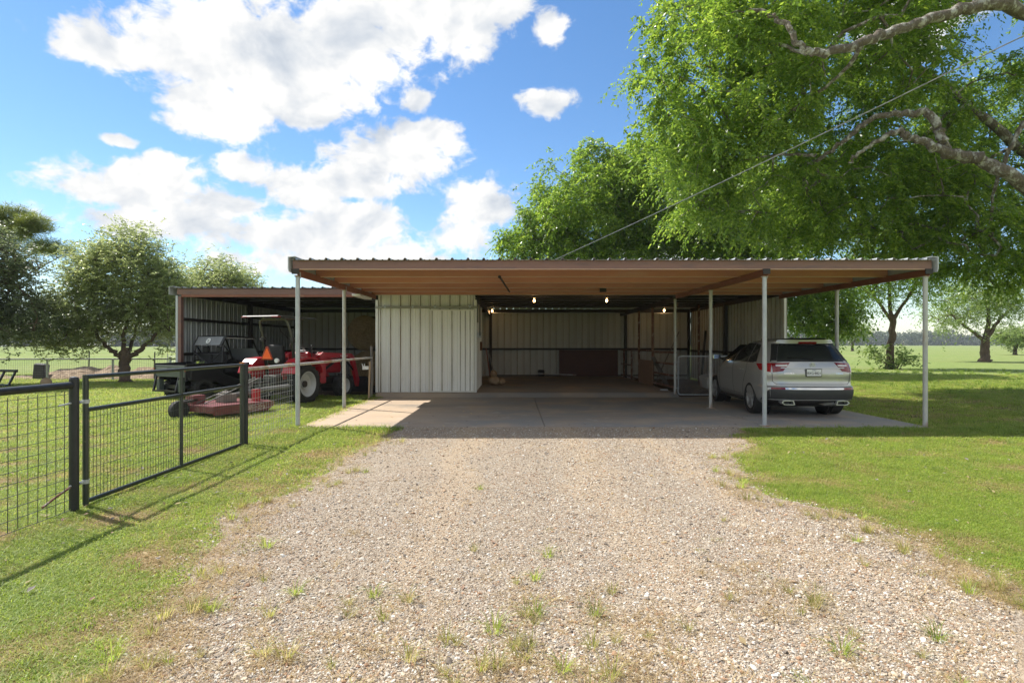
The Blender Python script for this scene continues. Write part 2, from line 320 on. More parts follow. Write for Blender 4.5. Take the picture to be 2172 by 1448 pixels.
# ================================================================ the setting
def groundmat():
    m = bpy.data.materials.new('lawn_and_field'); m.use_nodes = True; nt = m.node_tree; N = nt.nodes.new; L = nt.links.new
    p = nt.nodes['Principled BSDF']; p.inputs['Roughness'].default_value = .95; p.inputs['Specular IOR Level'].default_value = .1
    pos = N('ShaderNodeNewGeometry').outputs['Position']
    def noise(sc, det=6, ro=.6, st=None):
        n = N('ShaderNodeTexNoise'); n.inputs['Scale'].default_value = sc; n.inputs['Detail'].default_value = det; n.inputs['Roughness'].default_value = ro
        if st:
            mp = N('ShaderNodeMapping'); mp.inputs['Scale'].default_value = st; L(pos, mp.inputs[0]); L(mp.outputs[0], n.inputs[0])
        else: L(pos, n.inputs[0])
        return n.outputs['Fac']
    def mr(v, a, b, c=0.0, d=1.0):
        n = N('ShaderNodeMapRange'); L(v, n.inputs[0]); n.inputs[1].default_value = a; n.inputs[2].default_value = b; n.inputs[3].default_value = c; n.inputs[4].default_value = d; return n.outputs[0]
    def mix(f, a, b):
        n = N('ShaderNodeMix'); n.data_type = 'RGBA'; L(f, n.inputs[0])
        for i, c in ((6, a), (7, b)):
            if hasattr(c, 'links'): L(c, n.inputs[i])
            else: n.inputs[i].default_value = (*c, 1)
        return n.outputs[2]
    def mul(*a):
        o = a[0]
        for b in a[1:]:
            n = N('ShaderNodeMath'); n.operation = 'MULTIPLY'; L(o, n.inputs[0])
            if hasattr(b, 'links'): L(b, n.inputs[1])
            else: n.inputs[1].default_value = b
            o = n.outputs[0]
        return o
    sep = N('ShaderNodeSeparateXYZ'); L(pos, sep.inputs[0]); X, Y = sep.outputs[0], sep.outputs[1]
    lawn = mix(mr(noise(.9), .35, .65), (.22,.30,.058), (.29,.315,.09))
    lawn = mix(mr(noise(7.0, 8, .75), .56, .74), lawn, (.36,.29,.14))
    lawn = mix(mr(noise(60, 3), .45, .75), lawn, (.11,.155,.035))
    field = mix(mr(noise(.05, 8, .65, (1,.35,1)), .35, .65), (.20,.265,.075), (.27,.29,.115))
    field = mix(mr(noise(1.3, 6, .7), .4, .75), field, (.13,.19,.05))
    c = mix(mr(Y, 24, 36), lawn, field)
    # worn soil under the big tree's edge, in the stalls and by the garden bed
    s1 = mul(mr(X, 8.0, 8.7), mr(X, 15.5, 12.5), mr(Y, 11.3, 12.2), mr(Y, 19, 16.5), mr(noise(.75, 7, .7), .38, .56))
    c = mix(s1, c, (.165,.115,.07))
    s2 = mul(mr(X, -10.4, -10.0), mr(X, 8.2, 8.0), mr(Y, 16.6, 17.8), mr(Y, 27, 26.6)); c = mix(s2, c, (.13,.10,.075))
    s3 = mul(mr(X, -9.5, -8.5), mr(X, -4.4, -5.0), mr(Y, 11, 12.5), mr(noise(1.4, 7, .7), .5, .64)); c = mix(s3, c, (.20,.155,.095))
    L(c, p.inputs['Base Color'])
    b = N('ShaderNodeBump'); b.inputs['Strength'].default_value = .7; b.inputs['Distance'].default_value = .04; L(noise(22, 6, .7), b.inputs['Height']); L(b.outputs[0], p.inputs['Normal'])
    return m
g = MB()
xs = [-3000,-300,-60,-20,20,60,300,3000]; ys = [-300,-20,20,60,200,600,4500]
for j in range(len(ys)):
    for i in range(len(xs)): g.v.append((xs[i], ys[j], 0))
for j in range(len(ys)-1):
    for i in range(len(xs)-1): a = j*len(xs)+i; g.f.append((a, a+1, a+1+len(xs), a+len(xs)))
struct(g.build('ground', groundmat()), 'green lawn and open pasture reaching to the horizon')

# gravel drive ---------------------------------------------------
LP = [(852,916),(826,924),(765,955),(705,985),(655,1028),(560,1065),(472,1102),(452,1150),(425,1205),(372,1262),(300,1330),(235,1400),(190,1448)]
RP = [(1542,916),(1598,943),(1556,975),(1582,1020),(1650,1062),(1760,1088),(1870,1118),(2000,1178),(2172,1262)]
lp = [gr(*p) for p in LP]+[(-2.2,1.0),(-2.5,-8)]
rp = [gr(*p) for p in RP]+[(3.7,3.1),(4.3,2.0),(5.0,0),(6.0,-8)]
DRIVE = np.array([(-2.15,11.0)]+lp[1:]+rp[::-1]+[(4.2,11.0)])
def densify(P, step=.2, amp=.055):
    out = []
    for i in range(len(P)):
        a, b = P[i], P[(i+1) % len(P)]; n = max(1, int(np.hypot(*(b-a))/step)) if abs(a[1]) < 12 and a[1] > 0 else 1
        for k in range(n):
            q = a+(b-a)*k/n
            if n > 1 and q[1] < 10.6: q = q+np.array([sum(math.sin(q[0]*f+q[1]*g_+h_) for f, g_, h_ in ((3.1,2.3,0),(7.3,5.1,1),(11,9.7,2)))*.045, 0])
            out.append(q)
    return np.array(out)
DR = densify(DRIVE)
def inpoly(P, poly):
    x, y = P[:, 0], P[:, 1]; r = np.zeros(len(P), bool); n = len(poly); j = n-1
    for i in range(n):
        xi, yi = poly[i]; xj, yj = poly[j]
        c = ((yi > y) != (yj > y)) & (x < (xj-xi)*(y-yi)/(yj-yi+1e-12)+xi); r ^= c; j = i
    return r
def edgedist(P, poly):
    d = np.full(len(P), 1e9)
    for i in range(len(poly)):
        a, b = poly[i], poly[(i+1) % len(poly)]; ab = b-a; t = np.clip(((P-a)@ab)/(ab@ab+1e-9), 0, 1)
        d = np.minimum(d, np.hypot(*(P-(a+t[:, None]*ab)).T))
    return d
def gravelmat():
    m = pm('gravel_bed', (.44,.355,.265), (.35,.28,.205), 2.2, .95, 0, .9, 55, c3=(.36,.225,.135), s3=.55, t3=(.52,.68), world_co=True, dist=.03, spec=.1)
    nt = m.node_tree; N = nt.nodes.new; L = nt.links.new; p = nt.nodes['Principled BSDF']; old = p.inputs['Base Color'].links[0].from_socket
    pos = N('ShaderNodeNewGeometry').outputs['Position']
    col = old
    for sc, a, b in ((38, .26, .75), (85, .3, .6)):
        v = N('ShaderNodeTexVoronoi'); v.inputs['Scale'].default_value = sc; L(pos, v.inputs['Vector'])
        w = N('ShaderNodeSeparateColor'); L(v.outputs['Color'], w.inputs[0])
        cr = N('ShaderNodeValToRGB'); L(w.outputs[0], cr.inputs[0]); e = cr.color_ramp.elements
        e[0].color = (.14,.11,.085,1); e[1].color = (.52,.47,.40,1); k = e.new(.45); k.color = (.30,.235,.17,1)
        mx = N('ShaderNodeMix'); mx.data_type = 'RGBA'; mx.inputs[0].default_value = .45; L(col, mx.inputs[6]); L(cr.outputs[0], mx.inputs[7]); col = mx.outputs[2]
    # packed fines along the wheel tracks
    sx = N('ShaderNodeSeparateXYZ'); L(pos, sx.inputs[0]); nw = N('ShaderNodeTexNoise'); nw.inputs['Scale'].default_value = .45; L(pos, nw.inputs[0]); tot = None
    for x0 in (-.75, .95, 2.3):
        a1 = N('ShaderNodeMath'); a1.operation = 'MULTIPLY_ADD'; L(nw.outputs[0], a1.inputs[0]); a1.inputs[1].default_value = 1.6; L(sx.outputs[0], a1.inputs[2])
        a2 = N('ShaderNodeMath'); a2.operation = 'SUBTRACT'; L(a1.outputs[0], a2.inputs[0]); a2.inputs[1].default_value = x0+.8; a3 = N('ShaderNodeMath'); a3.operation = 'ABSOLUTE'; L(a2.outputs[0], a3.inputs[0])
        r = N('ShaderNodeMapRange'); r.interpolation_type = 'SMOOTHSTEP'; L(a3.outputs[0], r.inputs[0]); r.inputs[1].default_value = .42; r.inputs[2].default_value = .05; r.inputs[4].default_value = .42
        if tot is None: tot = r.outputs[0]
        else:
            q = N('ShaderNodeMath'); q.operation = 'MAXIMUM'; L(tot, q.inputs[0]); L(r.outputs[0], q.inputs[1]); tot = q.outputs[0]
    mx = N('ShaderNodeMix'); mx.data_type = 'RGBA'; L(tot, mx.inputs[0]); L(col, mx.inputs[6]); mx.inputs[7].default_value = (.47,.355,.235,1); col = mx.outputs[2]
    L(col, p.inputs['Base Color']); return m
me = bpy.data.meshes.new('gravel_drive'); bm = bmesh.new()
top = [bm.verts.new((x, y, .012)) for x, y in DR]; bm.faces.new(top); bmesh.ops.triangulate(bm, faces=bm.faces); bmesh.ops.recalc_face_normals(bm, faces=bm.faces)
for f in bm.faces:
    if f.normal.z < 0: f.normal_flip()
bm.to_mesh(me); bm.free(); struct(obj('gravel_drive', me, gravelmat()), 'pale gravel drive leading up to the carport slab')

# concrete -------------------------------------------------------
def concretemat():
    m = pm('concrete', (.50,.385,.275), (.43,.33,.24), 1.3, .8, 0, .25, 30, c3=(.24,.21,.18), s3=.42, t3=(.48,.7), world_co=True, spec=.25, dist=.004, stretch=(.6,1.5,1))
    nt = m.node_tree; N = nt.nodes.new; L = nt.links.new; p = nt.nodes['Principled BSDF']; old = p.inputs['Base Color'].links[0].from_socket
    pos = N('ShaderNodeNewGeometry').outputs['Position']; s = N('ShaderNodeSeparateXYZ'); L(pos, s.inputs[0])
    # staining with shade painted in: greyer under the roof, warm on the sunlit left
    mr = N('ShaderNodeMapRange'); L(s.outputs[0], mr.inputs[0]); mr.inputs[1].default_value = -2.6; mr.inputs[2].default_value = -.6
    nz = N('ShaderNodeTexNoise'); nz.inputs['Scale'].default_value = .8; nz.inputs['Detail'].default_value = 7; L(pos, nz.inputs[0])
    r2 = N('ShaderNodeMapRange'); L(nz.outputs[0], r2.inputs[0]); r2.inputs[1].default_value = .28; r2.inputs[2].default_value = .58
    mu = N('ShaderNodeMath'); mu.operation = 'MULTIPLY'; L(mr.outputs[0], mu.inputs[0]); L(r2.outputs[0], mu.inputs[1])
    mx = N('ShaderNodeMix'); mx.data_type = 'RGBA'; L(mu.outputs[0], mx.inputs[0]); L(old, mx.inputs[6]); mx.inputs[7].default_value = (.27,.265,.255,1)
    n3 = N('ShaderNodeTexNoise'); n3.inputs['Scale'].default_value = 1.7; n3.inputs['Detail'].default_value = 9; n3.inputs['Roughness'].default_value = .7; L(pos, n3.inputs[0])
    r3 = N('ShaderNodeMapRange'); L(n3.outputs[0], r3.inputs[0]); r3.inputs[1].default_value = .58; r3.inputs[2].default_value = .70
    m4 = N('ShaderNodeMix'); m4.data_type = 'RGBA'; L(r3.outputs[0], m4.inputs[0]); L(mx.outputs[2], m4.inputs[6]); m4.inputs[7].default_value = (.44,.40,.35,1)
    L(m4.outputs[2], p.inputs['Base Color']); return m
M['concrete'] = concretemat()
SX0, SX1, SY0, SY1 = -4.18, 8.02, 10.93, 17.05
# the carport floor is poured in bays with joints between them
slab = None
def bay(x0, x1, y0, y1):
    b = MB(); r = .012
    b.box((x0+r/2, y0+r/2, -.1), (x1-r/2, y1-r/2, .045)); return b
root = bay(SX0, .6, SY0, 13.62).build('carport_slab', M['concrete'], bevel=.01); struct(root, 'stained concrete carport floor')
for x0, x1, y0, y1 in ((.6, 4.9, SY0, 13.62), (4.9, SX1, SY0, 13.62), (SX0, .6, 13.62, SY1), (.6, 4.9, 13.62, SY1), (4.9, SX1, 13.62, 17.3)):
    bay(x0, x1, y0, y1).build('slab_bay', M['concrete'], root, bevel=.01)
fl = MB()
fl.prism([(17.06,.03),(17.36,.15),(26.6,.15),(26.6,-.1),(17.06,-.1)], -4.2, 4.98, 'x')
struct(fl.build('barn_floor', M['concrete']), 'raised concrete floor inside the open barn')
ap = MB()
struct(ap.prism([(10.42,.0),(10.93,.05),(10.93,-.1),(10.42,-.1)], -2.1, 4.3, 'x').build('gravel_apron', gravelmat()), 'gravel washed up against the slab edge')

# ================================================================ carport
def rpanel(width, ribs, rib_h=.038, minor=.009):
    """profile of a ribbed steel sheet: (x, height)"""
    pr = []; p = width/ribs
    for i in range(ribs):
        x = i*p
        pr += [(x+.0, rib_h if False else 0), (x+.028, 0), (x+.046, rib_h), (x+.078, rib_h), (x+.096, 0)]
        for k in (.38, .72):
            pr += [(x+p*k+.0, 0), (x+p*k+.008, minor), (x+p*k+.026, minor), (x+p*k+.034, 0)]
    pr.append((width, 0)); 
    out = []
    for q in pr:
        if not out or q[0] > out[-1][0]+1e-4: out.append(q)
    return out
def sheet(length, width=.914, ribs=3, t=.0022):
    """ribbed sheet lying in xz, ribs along z, ribs towards -y"""
    pr = rpanel(width, ribs); n = len(pr); b = MB()
    for yy in (0, t):
        for z in (0, length):
            for x, h in pr: b.v.append((x, -h+yy, z))
    A = lambda l, z, i: l*2*n+z*n+i
    for i in range(n-1):
        b.f.append((A(0,0,i), A(0,0,i+1), A(0,1,i+1), A(0,1,i))); b.f.append((A(1,0,i+1), A(1,0,i), A(1,1,i), A(1,1,i+1)))
        b.f.append((A(0,0,i+1), A(0,0,i), A(1,0,i), A(1,0,i+1))); b.f.append((A(0,1,i), A(0,1,i+1), A(1,1,i+1), A(1,1,i)))
    b.f.append((A(0,0,0), A(0,1,0), A(1,1,0), A(1,0,0))); b.f.append((A(0,1,n-1), A(0,0,n-1), A(1,0,n-1), A(1,1,n-1)))
    return b
def rpitch(): return .305
port = thing('carport', 'flat roofed steel carport with brown purlins in front of the barn', 'carport', (0,0,0))
PX = (-4.235, 4.91, 8.06); PYS = (11.15, 14.2)
SLP = .006
def rz_(y, z): return z+(y-11.1)*SLP
# posts
def post(x, y, z0, z1, r, mat, name='post', par=port):
    b = MB(); b.tube([(0,0,0),(0,0,z1-z0)], r, 14)
    o = b.build(name, mat, par, smooth=True); o.location = (x, y, z0); return o
for j, y in enumerate(PYS):
    for i, x in enumerate(PX):
        z0 = .045 if i != 2 else 0.0
        if i == 0: z0 = 0
        o = post(x, y, z0, rz_(y, 2.965), .043, M['galvrust'] if (i == 2 and j == 0) or (j == 1) else M['galv'])
        c = MB(); c.box((-.05,-.06,0),(.05,.06,.012)); c.box((.045,-.02,-.03),(.055,.02,.09))
        bp = MB().box((-.085,-.085,.0),(.085,.085,.012)).build('base_plate', M['galvrust'], o); bp.location = (0,0,.001)
        k = c.build('saddle_plate', M['galvrust'], o); k.location = (0,0,rz_(y,2.965)-z0-.008)
post(4.9, 17.3, .12, rz_(17.3, 2.965), .041, M['galvrust'])
# rafters: C channels running back
for x in PX:
    b = MB(); y0, y1 = 11.06, 17.36
    for a, c in (((-.03,0,0),(.03,0,.004)), ((-.03,0,.124),(.03,0,.128)), ((-.03,0,.004),(-.026,0,.124))):
        b.box((a[0], y0, a[2]), (c[0], y1, c[2]))
    if x > 0:
        b.v = [(-v[0], v[1], v[2]) for v in b.v]
    else:
        b.v = [(-v[0], v[1], v[2]) for v in b.v]
    b.v = [(v[0], v[1], rz_(v[1], v[2]+2.972)) for v in b.v]
    o = b.build('rafter', M['brown2'], port); o.location = (x, 0, 0)
    MB().box((x-.075, 11.03, 3.0), (x+.065, 11.055, 3.10)).build('end_plate', M['dark_steel'], port, bevel=.003)
# purlins: C channels running across, open side to the back
for k, y in enumerate((11.06, 12.36, 13.64, 14.92, 16.06, 17.2)):
    b = MB(); x0, x1 = -4.3, 8.12; h = .162; z = rz_(y, 3.101)
    b.box((x0, y, z), (x1, y+.004, z+h)); b.box((x0, y+.004, z+h-.004), (x1, y+.06, z+h)); b.box((x0, y+.056, z+.004), (x1, y+.06, z+.022))
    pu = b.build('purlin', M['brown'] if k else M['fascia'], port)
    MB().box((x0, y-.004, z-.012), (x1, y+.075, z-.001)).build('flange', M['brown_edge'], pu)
    for x in PX[1:2]+PX[0:1]:
        MB().box((x-.05, y+.005, z-.004), (x+.045, y+.011, z+h-.03)).build('cleat', M['dark_steel'], port)
# roof sheets
me_roof = sheet(6.42).mesh('roof_panel'); me_roof.materials.append(M['galvalume'])
x = -4.30; i = 0
while x < 8.0:
    w = min(.914, 8.14-x)
    o = inst('roof_panel', me_roof, port, (x, 10.985, rz_(11.1, 3.268)+.001*(i % 2)), (R(-90)+SLP, 0, 0), (w/.914, 1, 1)); i += 1; x += w
# grey rake trim on both sides
for s, x in ((-1, -4.33), (1, 8.16)):
    b = MB(); z = 3.02
    b.prism([(x, 3.035), (x+s*.012, 3.035), (x+s*.03, 3.10), (x+s*.03, 3.325), (x-s*.11, 3.335), (x-s*.11, 3.325), (x+s*.012, 3.312), (x+s*.012, 3.10)], 10.97, 17.4, 'y')
    b.v = [(v[0], v[1], v[2]+(v[1]-11.1)*SLP) for v in b.v]
    b.build('rake_trim', M['trim_grey'], port)
# conduit bracket bits under the purlins
b = MB(); b.bar((-.31, 12.2, 3.09), (-.12, 15.9, 3.09), .03, .03); b.ball((-.31,12.2,3.08), .035); b.build('conduit', M['dark_steel'], port)
MB().box((2.42,15.98,3.10),(2.60,16.05,3.22)).build('junction_box', M['dark_steel'], port, bevel=.005)
# fluorescent tube under the left rafter
b = MB(); b.box((-4.36,15.3,2.93),(-4.14,16.6,2.99)); b.build('light_housing', M['white'], port, bevel=.01)

# ================================================================ barn
barn = thing('barn', 'open fronted pole barn of ribbed steel sheet behind the carport', 'barn', (0,0,0))
BX0, BX1, BY0, BY1 = -10.28, 8.27, 17.42, 26.6
def broof(y): return 3.345-(y-BY0)*.0075
# walls of sheets, ribs facing in so that they show as in the photograph
me_back = sheet(3.13).mesh('wall_panel'); me_back.materials.append(M['back_panel'])
x = BX0
while x < BX1-.05:
    w = min(.914, BX1-x); inst('wall_panel', me_back, barn, (x, BY1+.04, .0), (0,0,0), (w/.914,1,1)); x += w
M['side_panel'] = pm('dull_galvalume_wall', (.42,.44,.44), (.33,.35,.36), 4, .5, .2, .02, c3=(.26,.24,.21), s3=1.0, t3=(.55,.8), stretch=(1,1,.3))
me_sl = sheet(3.19).mesh('wall_panel'); me_sl.materials.append(M['side_panel'])
me_sr = sheet(3.19).mesh('wall_panel'); me_sr.materials.append(M['back_panel'])
y = BY0+.06
while y < BY1-.05:
    w = min(.914, BY1-y)
    inst('wall_panel', me_sl, barn, (BX0-.02, y, .06), (0,0,R(90)), (w/.914,1,1))
    inst('wall_panel', me_sr, barn, (BX1+.02, y+w, .06), (0,0,R(-90)), (w/.914,1,1)); y += w
# frame: columns, girts, eave beams, purlins
def sbox(name, a, b, mat=M['dark_steel'], par=barn, bev=.003): return MB().box(a, b).build(name, mat, par, bevel=bev)
for x in (BX0+.1, -4.3, -1.08, 5.2, BX1-.12):
    sbox('column', (x-.06, BY1-.16, .0), (x+.06, BY1-.03, 3.1))
for y in (22.0,):
    sbox('column', (BX0+.03, y-.07, 0), (BX0+.16, y+.07, 3.15)); sbox('column', (BX1-.16, y-.07, 0), (BX1-.03, y+.07, 3.15))
sbox('column', (BX0+.01, BY0-.02, 0), (BX0+.10, BY0+.12, 3.1), M['fascia'])
sbox('corner_trim', (BX0-.06, BY0-.03, 0), (BX0+.005, BY0+.055, 3.12), M['trim_grey'])
sbox('corner_trim', (BX1-.02, BY0-.04, 0), (BX1+.07, BY0+.05, 3.1), M['white_panel'])
o = post(7.15, 22.0, 0, 3.15, .04, M['rust'], 'pipe_column', barn)
for z in (1.36, ):
    sbox('girt', (BX0+.16, BY1-.12, z), (BX1-.05, BY1-.035, z+.09))
    sbox('girt', (BX0+.03, BY0+.14, 1.28), (BX0+.11, BY1-.2, 1.37)); sbox('girt', (BX1-.11, BY0+.1, 1.28), (BX1-.03, BY1-.2, 1.37))
sbox('girt', (BX0+.03, BY0+.14, 2.36), (BX0+.11, BY1-.2, 2.45))
sbox('eave_beam', (BX0+.02, BY1-.24, 3.10), (BX1-.02, BY1-.05, 3.262))
sbox('base_rail', (-1.0, BY1-.1, .152), (BX1-.2, BY1-.035, .20))
for k, y in enumerate(np.linspace(BY0+1.3, BY1-2.3, 6)):
    z = broof(y)-.075; sbox('roof_purlin', (BX0+.02, y, z), (BX1-.02, y+.06, z+.07))
for x in (-4.3, -1.1, 4.95):
    b = MB(); b.box((x-.04, BY0+.1, 2.93), (x+.04, BY1-.25, 3.085)); b.build('roof_rafter', M['dark_steel'], barn)
for x in (BX0+.03, BX1-.10):
    MB().prism([(BY0+.13,3.12),(BY0+.13,broof(BY0+.13)-.004),(BY1-.25,broof(BY1-.25)-.004),(BY1-.25,3.12)], x, x+.07, 'x').build('rake_beam', M['dark_steel'], barn)
# brown header across the left bay
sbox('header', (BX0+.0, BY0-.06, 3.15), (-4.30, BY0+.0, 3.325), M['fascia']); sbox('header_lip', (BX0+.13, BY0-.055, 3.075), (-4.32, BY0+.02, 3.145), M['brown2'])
me_br = sheet(9.5).mesh('roof_panel'); me_br.materials.append(M['roofside'])
x = BX0-.17; i = 0
while x < BX1+.1:
    w = min(.914, BX1+.16-x); inst('roof_panel', me_br, barn, (x, BY0-.14, broof(BY0-.14)+.001*(i % 2)), (R(-90)-.0075, 0, 0), (w/.914,1,1)); x += w; i += 1
b = MB(); b.prism([(BX0-.19, 3.14),(BX0-.175,3.14),(BX0-.175,3.37),(BX0-.05,3.385),(BX0-.05,3.395),(BX0-.19,3.385)], BY0-.16, BY1+.2, 'y'); b.v = [(v[0],v[1],v[2]-(v[1]-BY0)*.0075) for v in b.v]; b.build('rake_trim', M['trim_grey'], barn)

# ---- enclosed storage room in the middle of the barn
EX0, EX1, EY0, EY1 = -4.24, -1.16, 17.52, 20.85
me_low = sheet(2.63).mesh('wall_panel'); me_low.materials.append(M['white_panel'])
me_top = sheet(.50).mesh('wall_panel'); me_top.materials.append(M['white_panel'])
x = EX0+.04
while x < EX1-.06:
    w = min(.914, EX1-.04-x)
    inst('wall_panel', me_low, barn, (x, EY0+.05, .155), (0,0,0), (w/.914,1,1)); inst('wall_panel', me_top, barn, (x, EY0+.085, 2.74), (0,0,0), (w/.914,1,1)); x += w
me_es = sheet(2.85).mesh('wall_panel'); me_es.materials.append(M['white_panel'])
y = EY0+.1
while y < EY1-.05:
    w = min(.914, EY1-y); inst('wall_panel', me_es, barn, (EX1-.05, y, .155), (0,0,R(90)), (w/.914,1,1)); inst('wall_panel', me_es, barn, (EX0+.03, y+w, .155), (0,0,R(-90)), (w/.914,1,1)); y += w
sbox('corner_trim', (EX1-.06, EY0-.01, .152), (EX1+.015, EY0+.09, 3.0), M['white_panel']); sbox('corner_trim', (EX0-.02, EY0-.01, .152), (EX0+.06, EY0+.09, 3.0), M['white_panel'])
sbox('room_roof', (EX0, EY0+.1, 3.02), (EX1-.03, EY1, 3.06))
# rusty stain coloured track with rollers and the sliding door
tr = sbox('door_track', (EX0-.02, EY0-.085, 2.735), (EX1+.05, EY0-.015, 2.80), pm('grey_track', (.33,.33,.28), (.25,.25,.21), 7, .55, .2))
for x in (-3.95, -3.1, -2.42, -1.35):
    b = MB(); b.box((x-.03, EY0-.10, 2.74), (x+.03, EY0-.08, 2.84)); b.build('track_bracket', M['galv'], tr)
door = part_empty('sliding_door', barn)
M['trim_ivory'] = pm('ivory_trim', (.74,.72,.66), (.66,.64,.57), 4, .45)
dx0, dx1, dz0, dz1, dy = -2.63, -1.21, .165, 2.70, EY0-.055
me_d = sheet(dz1-dz0-.06).mesh('door_sheet'); me_d.materials.append(M['white_panel'])
x = dx0+.03
while x < dx1-.04:
    w = min(.914, dx1-.03-x); inst('door_sheet', me_d, door, (x, dy+.01, dz0+.03), (0,0,0), (w/.914,1,1)); x += w
b = MB(); t = .04
b.box((dx0,dy-.03,dz0),(dx0+t,dy+.02,dz1)); b.box((dx1-t,dy-.03,dz0),(dx1,dy+.02,dz1)); b.box((dx0+t,dy-.029,dz0),(dx1-t,dy+.02,dz0+t)); b.box((dx0+t,dy-.029,dz1-t),(dx1-t,dy+.02,dz1))
b.build('door_frame', M['trim_ivory'], door, bevel=.004)
# conduits and meter box at the room's corner
b = MB(); b.tube([(EX1+.05, EY0-.02, 3.05),(EX1+.05,EY0-.02,2.3)], .018, 8); b.tube([(EX1+.10, EY0+.25, 3.05),(EX1+.10,EY0+.25,2.05),(EX1+.10,EY0+.28,1.9)], .02, 8); b.build('conduit', M['dark_steel'], barn, smooth=True)
sbox('electric_box', (EX1-.01, EY0+.4, 1.84), (EX1+.13, EY0+.65, 2.02), M['trim_grey'], barn, .008)
sbox('switch_box', (EX1-.01, EY0+2.1, 1.42), (EX1+.06, EY0+2.35, 1.72), M['rust'], barn, .005)
# warm light on the roof edge inside, lamps
def bulb(px, py, Y, label):
    p = at(px, py, Y); t = thing('light_bulb', label, 'lamp', (p.x, p.y, p.z), group='bare bulbs lit under the barn roof')
    MB().lathe([(0,0.0005),(.012,.018),(.035,.030),(.06,.029),(.082,.018),(.10,.0145),(.10,.0005)], 14, 'z', (0,0,-.06), closed=False).build('glass_globe', M['bulb'], t, smooth=True)
    b = MB(); b.lathe([(.038,.0005),(.038,.016),(.075,.02),(.085,.055),(.10,.055),(.10,.0005)], 14, 'z', closed=False); b.build('lamp_holder', M['porcelain'], t, smooth=True)
    b = MB(); ztop = broof(Y)-.02-p.z; b.tube([(0,0,.098),(0,0,max(ztop,.11))], .012, 6); b.build('stem', M['dark_steel'], t)
    l = bpy.data.lights.new('bulb_light', 'POINT'); l.energy = 2.0; l.color = (1,.6,.28); l.shadow_soft_size = .03
    o = bpy.data.objects.new('bulb_light', l); COL.objects.link(o); o.parent = t; o.location = (0,0,-.09)
bulb(1133, 637, 19.0, 'lit bare bulb over the middle of the barn floor, near its left side')
bulb(1287, 637, 19.0, 'lit bare bulb over the barn floor, right of the middle')
bulb(1044, 659, 25.0, 'lit bare bulb in the far left corner by the storage room')
bulb(1409, 658, 25.0, 'lit bare bulb over the stall at the back right')
# ================================================================ fence and gate along the left edge of the drive
FX = -4.29
def pipe(b, p, q, r, n=10): return b.tube([p, q], r, n)
def mesh_panel(y0, y1, z0, z1, dv, dh, r, name, mat, par, jit=.0):
    b = MB(); y = y0
    rr = random.Random(int(y0*100))
    while y <= y1+1e-6: b.tube([(0,y,z0),(rr.uniform(-jit,jit),y+rr.uniform(-jit,jit),(z0+z1)/2),(0,y,z1)], r, 4); y += dv
    z = z0
    while z <= z1+1e-6: b.tube([(.004,y0,z),(.004+rr.uniform(-jit,jit),(y0+y1)/2,z+rr.uniform(-jit,jit)),(.004,y1,z)], r, 4); z += dh
    return b.build(name, mat, par)
# near fence panel, running out of the picture
t = thing('wire_fence', 'cattle panel fence with thick top pipe left of the gate', 'fence', (FX, 0, 0))
pipe(MB(), (0,1.2,1.245), (0,5.5,1.245), .034, 14).build('top_rail', M['gate_black'], t, smooth=True)
mesh_panel(1.25, 5.49, .04, 1.19, .102, .102, .0032, 'wire_mesh', M['wire'], t, .006)
pipe(MB(), (0,1.2,0), (0,1.2,1.3), .055, 14).build('post', M['gate_black'], t, smooth=True)
b = MB(); b.tube([(0,0,0),(0,0,1.30)], .042, 16); b.lathe([(1.30,.042),(1.32,.034),(1.33,.0005)], 16, 'z', closed=False)
o = b.build('gate_post', M['gate_black'], smooth=True); o.location = (FX, 5.55, 0); tag(o, 'black round gate post on the hinge side, rusty near its foot', 'post')
b = MB(); b.tube([(0,0,0),(0,0,1.315)], .037, 16); b.lathe([(1.315,.037),(1.332,.03),(1.34,.0005)], 16, 'z', closed=False)
o = b.build('gate_post', M['gate_black'], smooth=True); o.location = (FX, 9.10, 0); tag(o, 'black round post where the gate closes, nearer the carport', 'post')
# gate
t = thing('farm_gate', 'dark green pipe gate with welded wire mesh in its lower part', 'gate', (FX, 0, 0))
gy0, gy1, gym = 5.70, 8.97, 7.34
for y in (gy0, gym, gy1):
    b = MB(); pipe(b, (0,y,.03 if y != gym else .08), (0,y,1.335 if y != gym else 1.30), .027 if y != gym else .023, 12)
    b.build('stile', M['gate_green'], t, smooth=True)
for z in (1.315, .985, .07): pipe(MB(), (0,gy0,z), (0,gy1,z), .023, 12).build('rail', M['gate_green'], t, smooth=True)
mesh_panel(gy0+.05, gy1-.03, .09, .98, .0508, .102, .0026, 'wire_mesh', M['gate_green'], t, .002)
for z in (1.07, .27):
    b = MB(); b.tube([(0,5.49,z),(0,5.72,z)], .009, 8); b.lathe([(-.02,.033),(.02,.033),(.02,.028),(-.02,.028)], 12, 'z', (0,5.70,z)); b.lathe([(-.012,.018),(.012,.018),(.012,.008),(-.012,.008)], 6, 'y', (0,5.62,z)); 
    o = b.build('hinge', M['galv'] , t, smooth=True)
b = MB(); b.tube([(.0,5.50,.26),(-.01,5.35,.21),(-.02,5.20,.15)], .011, 8); b.build('hinge_bolt', M['rust'], t, smooth=True)
b = MB(); b.tube([(0,5.50,1.07),(0,5.36,1.06)], .009, 8); b.build('hinge_bolt', M['galv'], t, smooth=True)
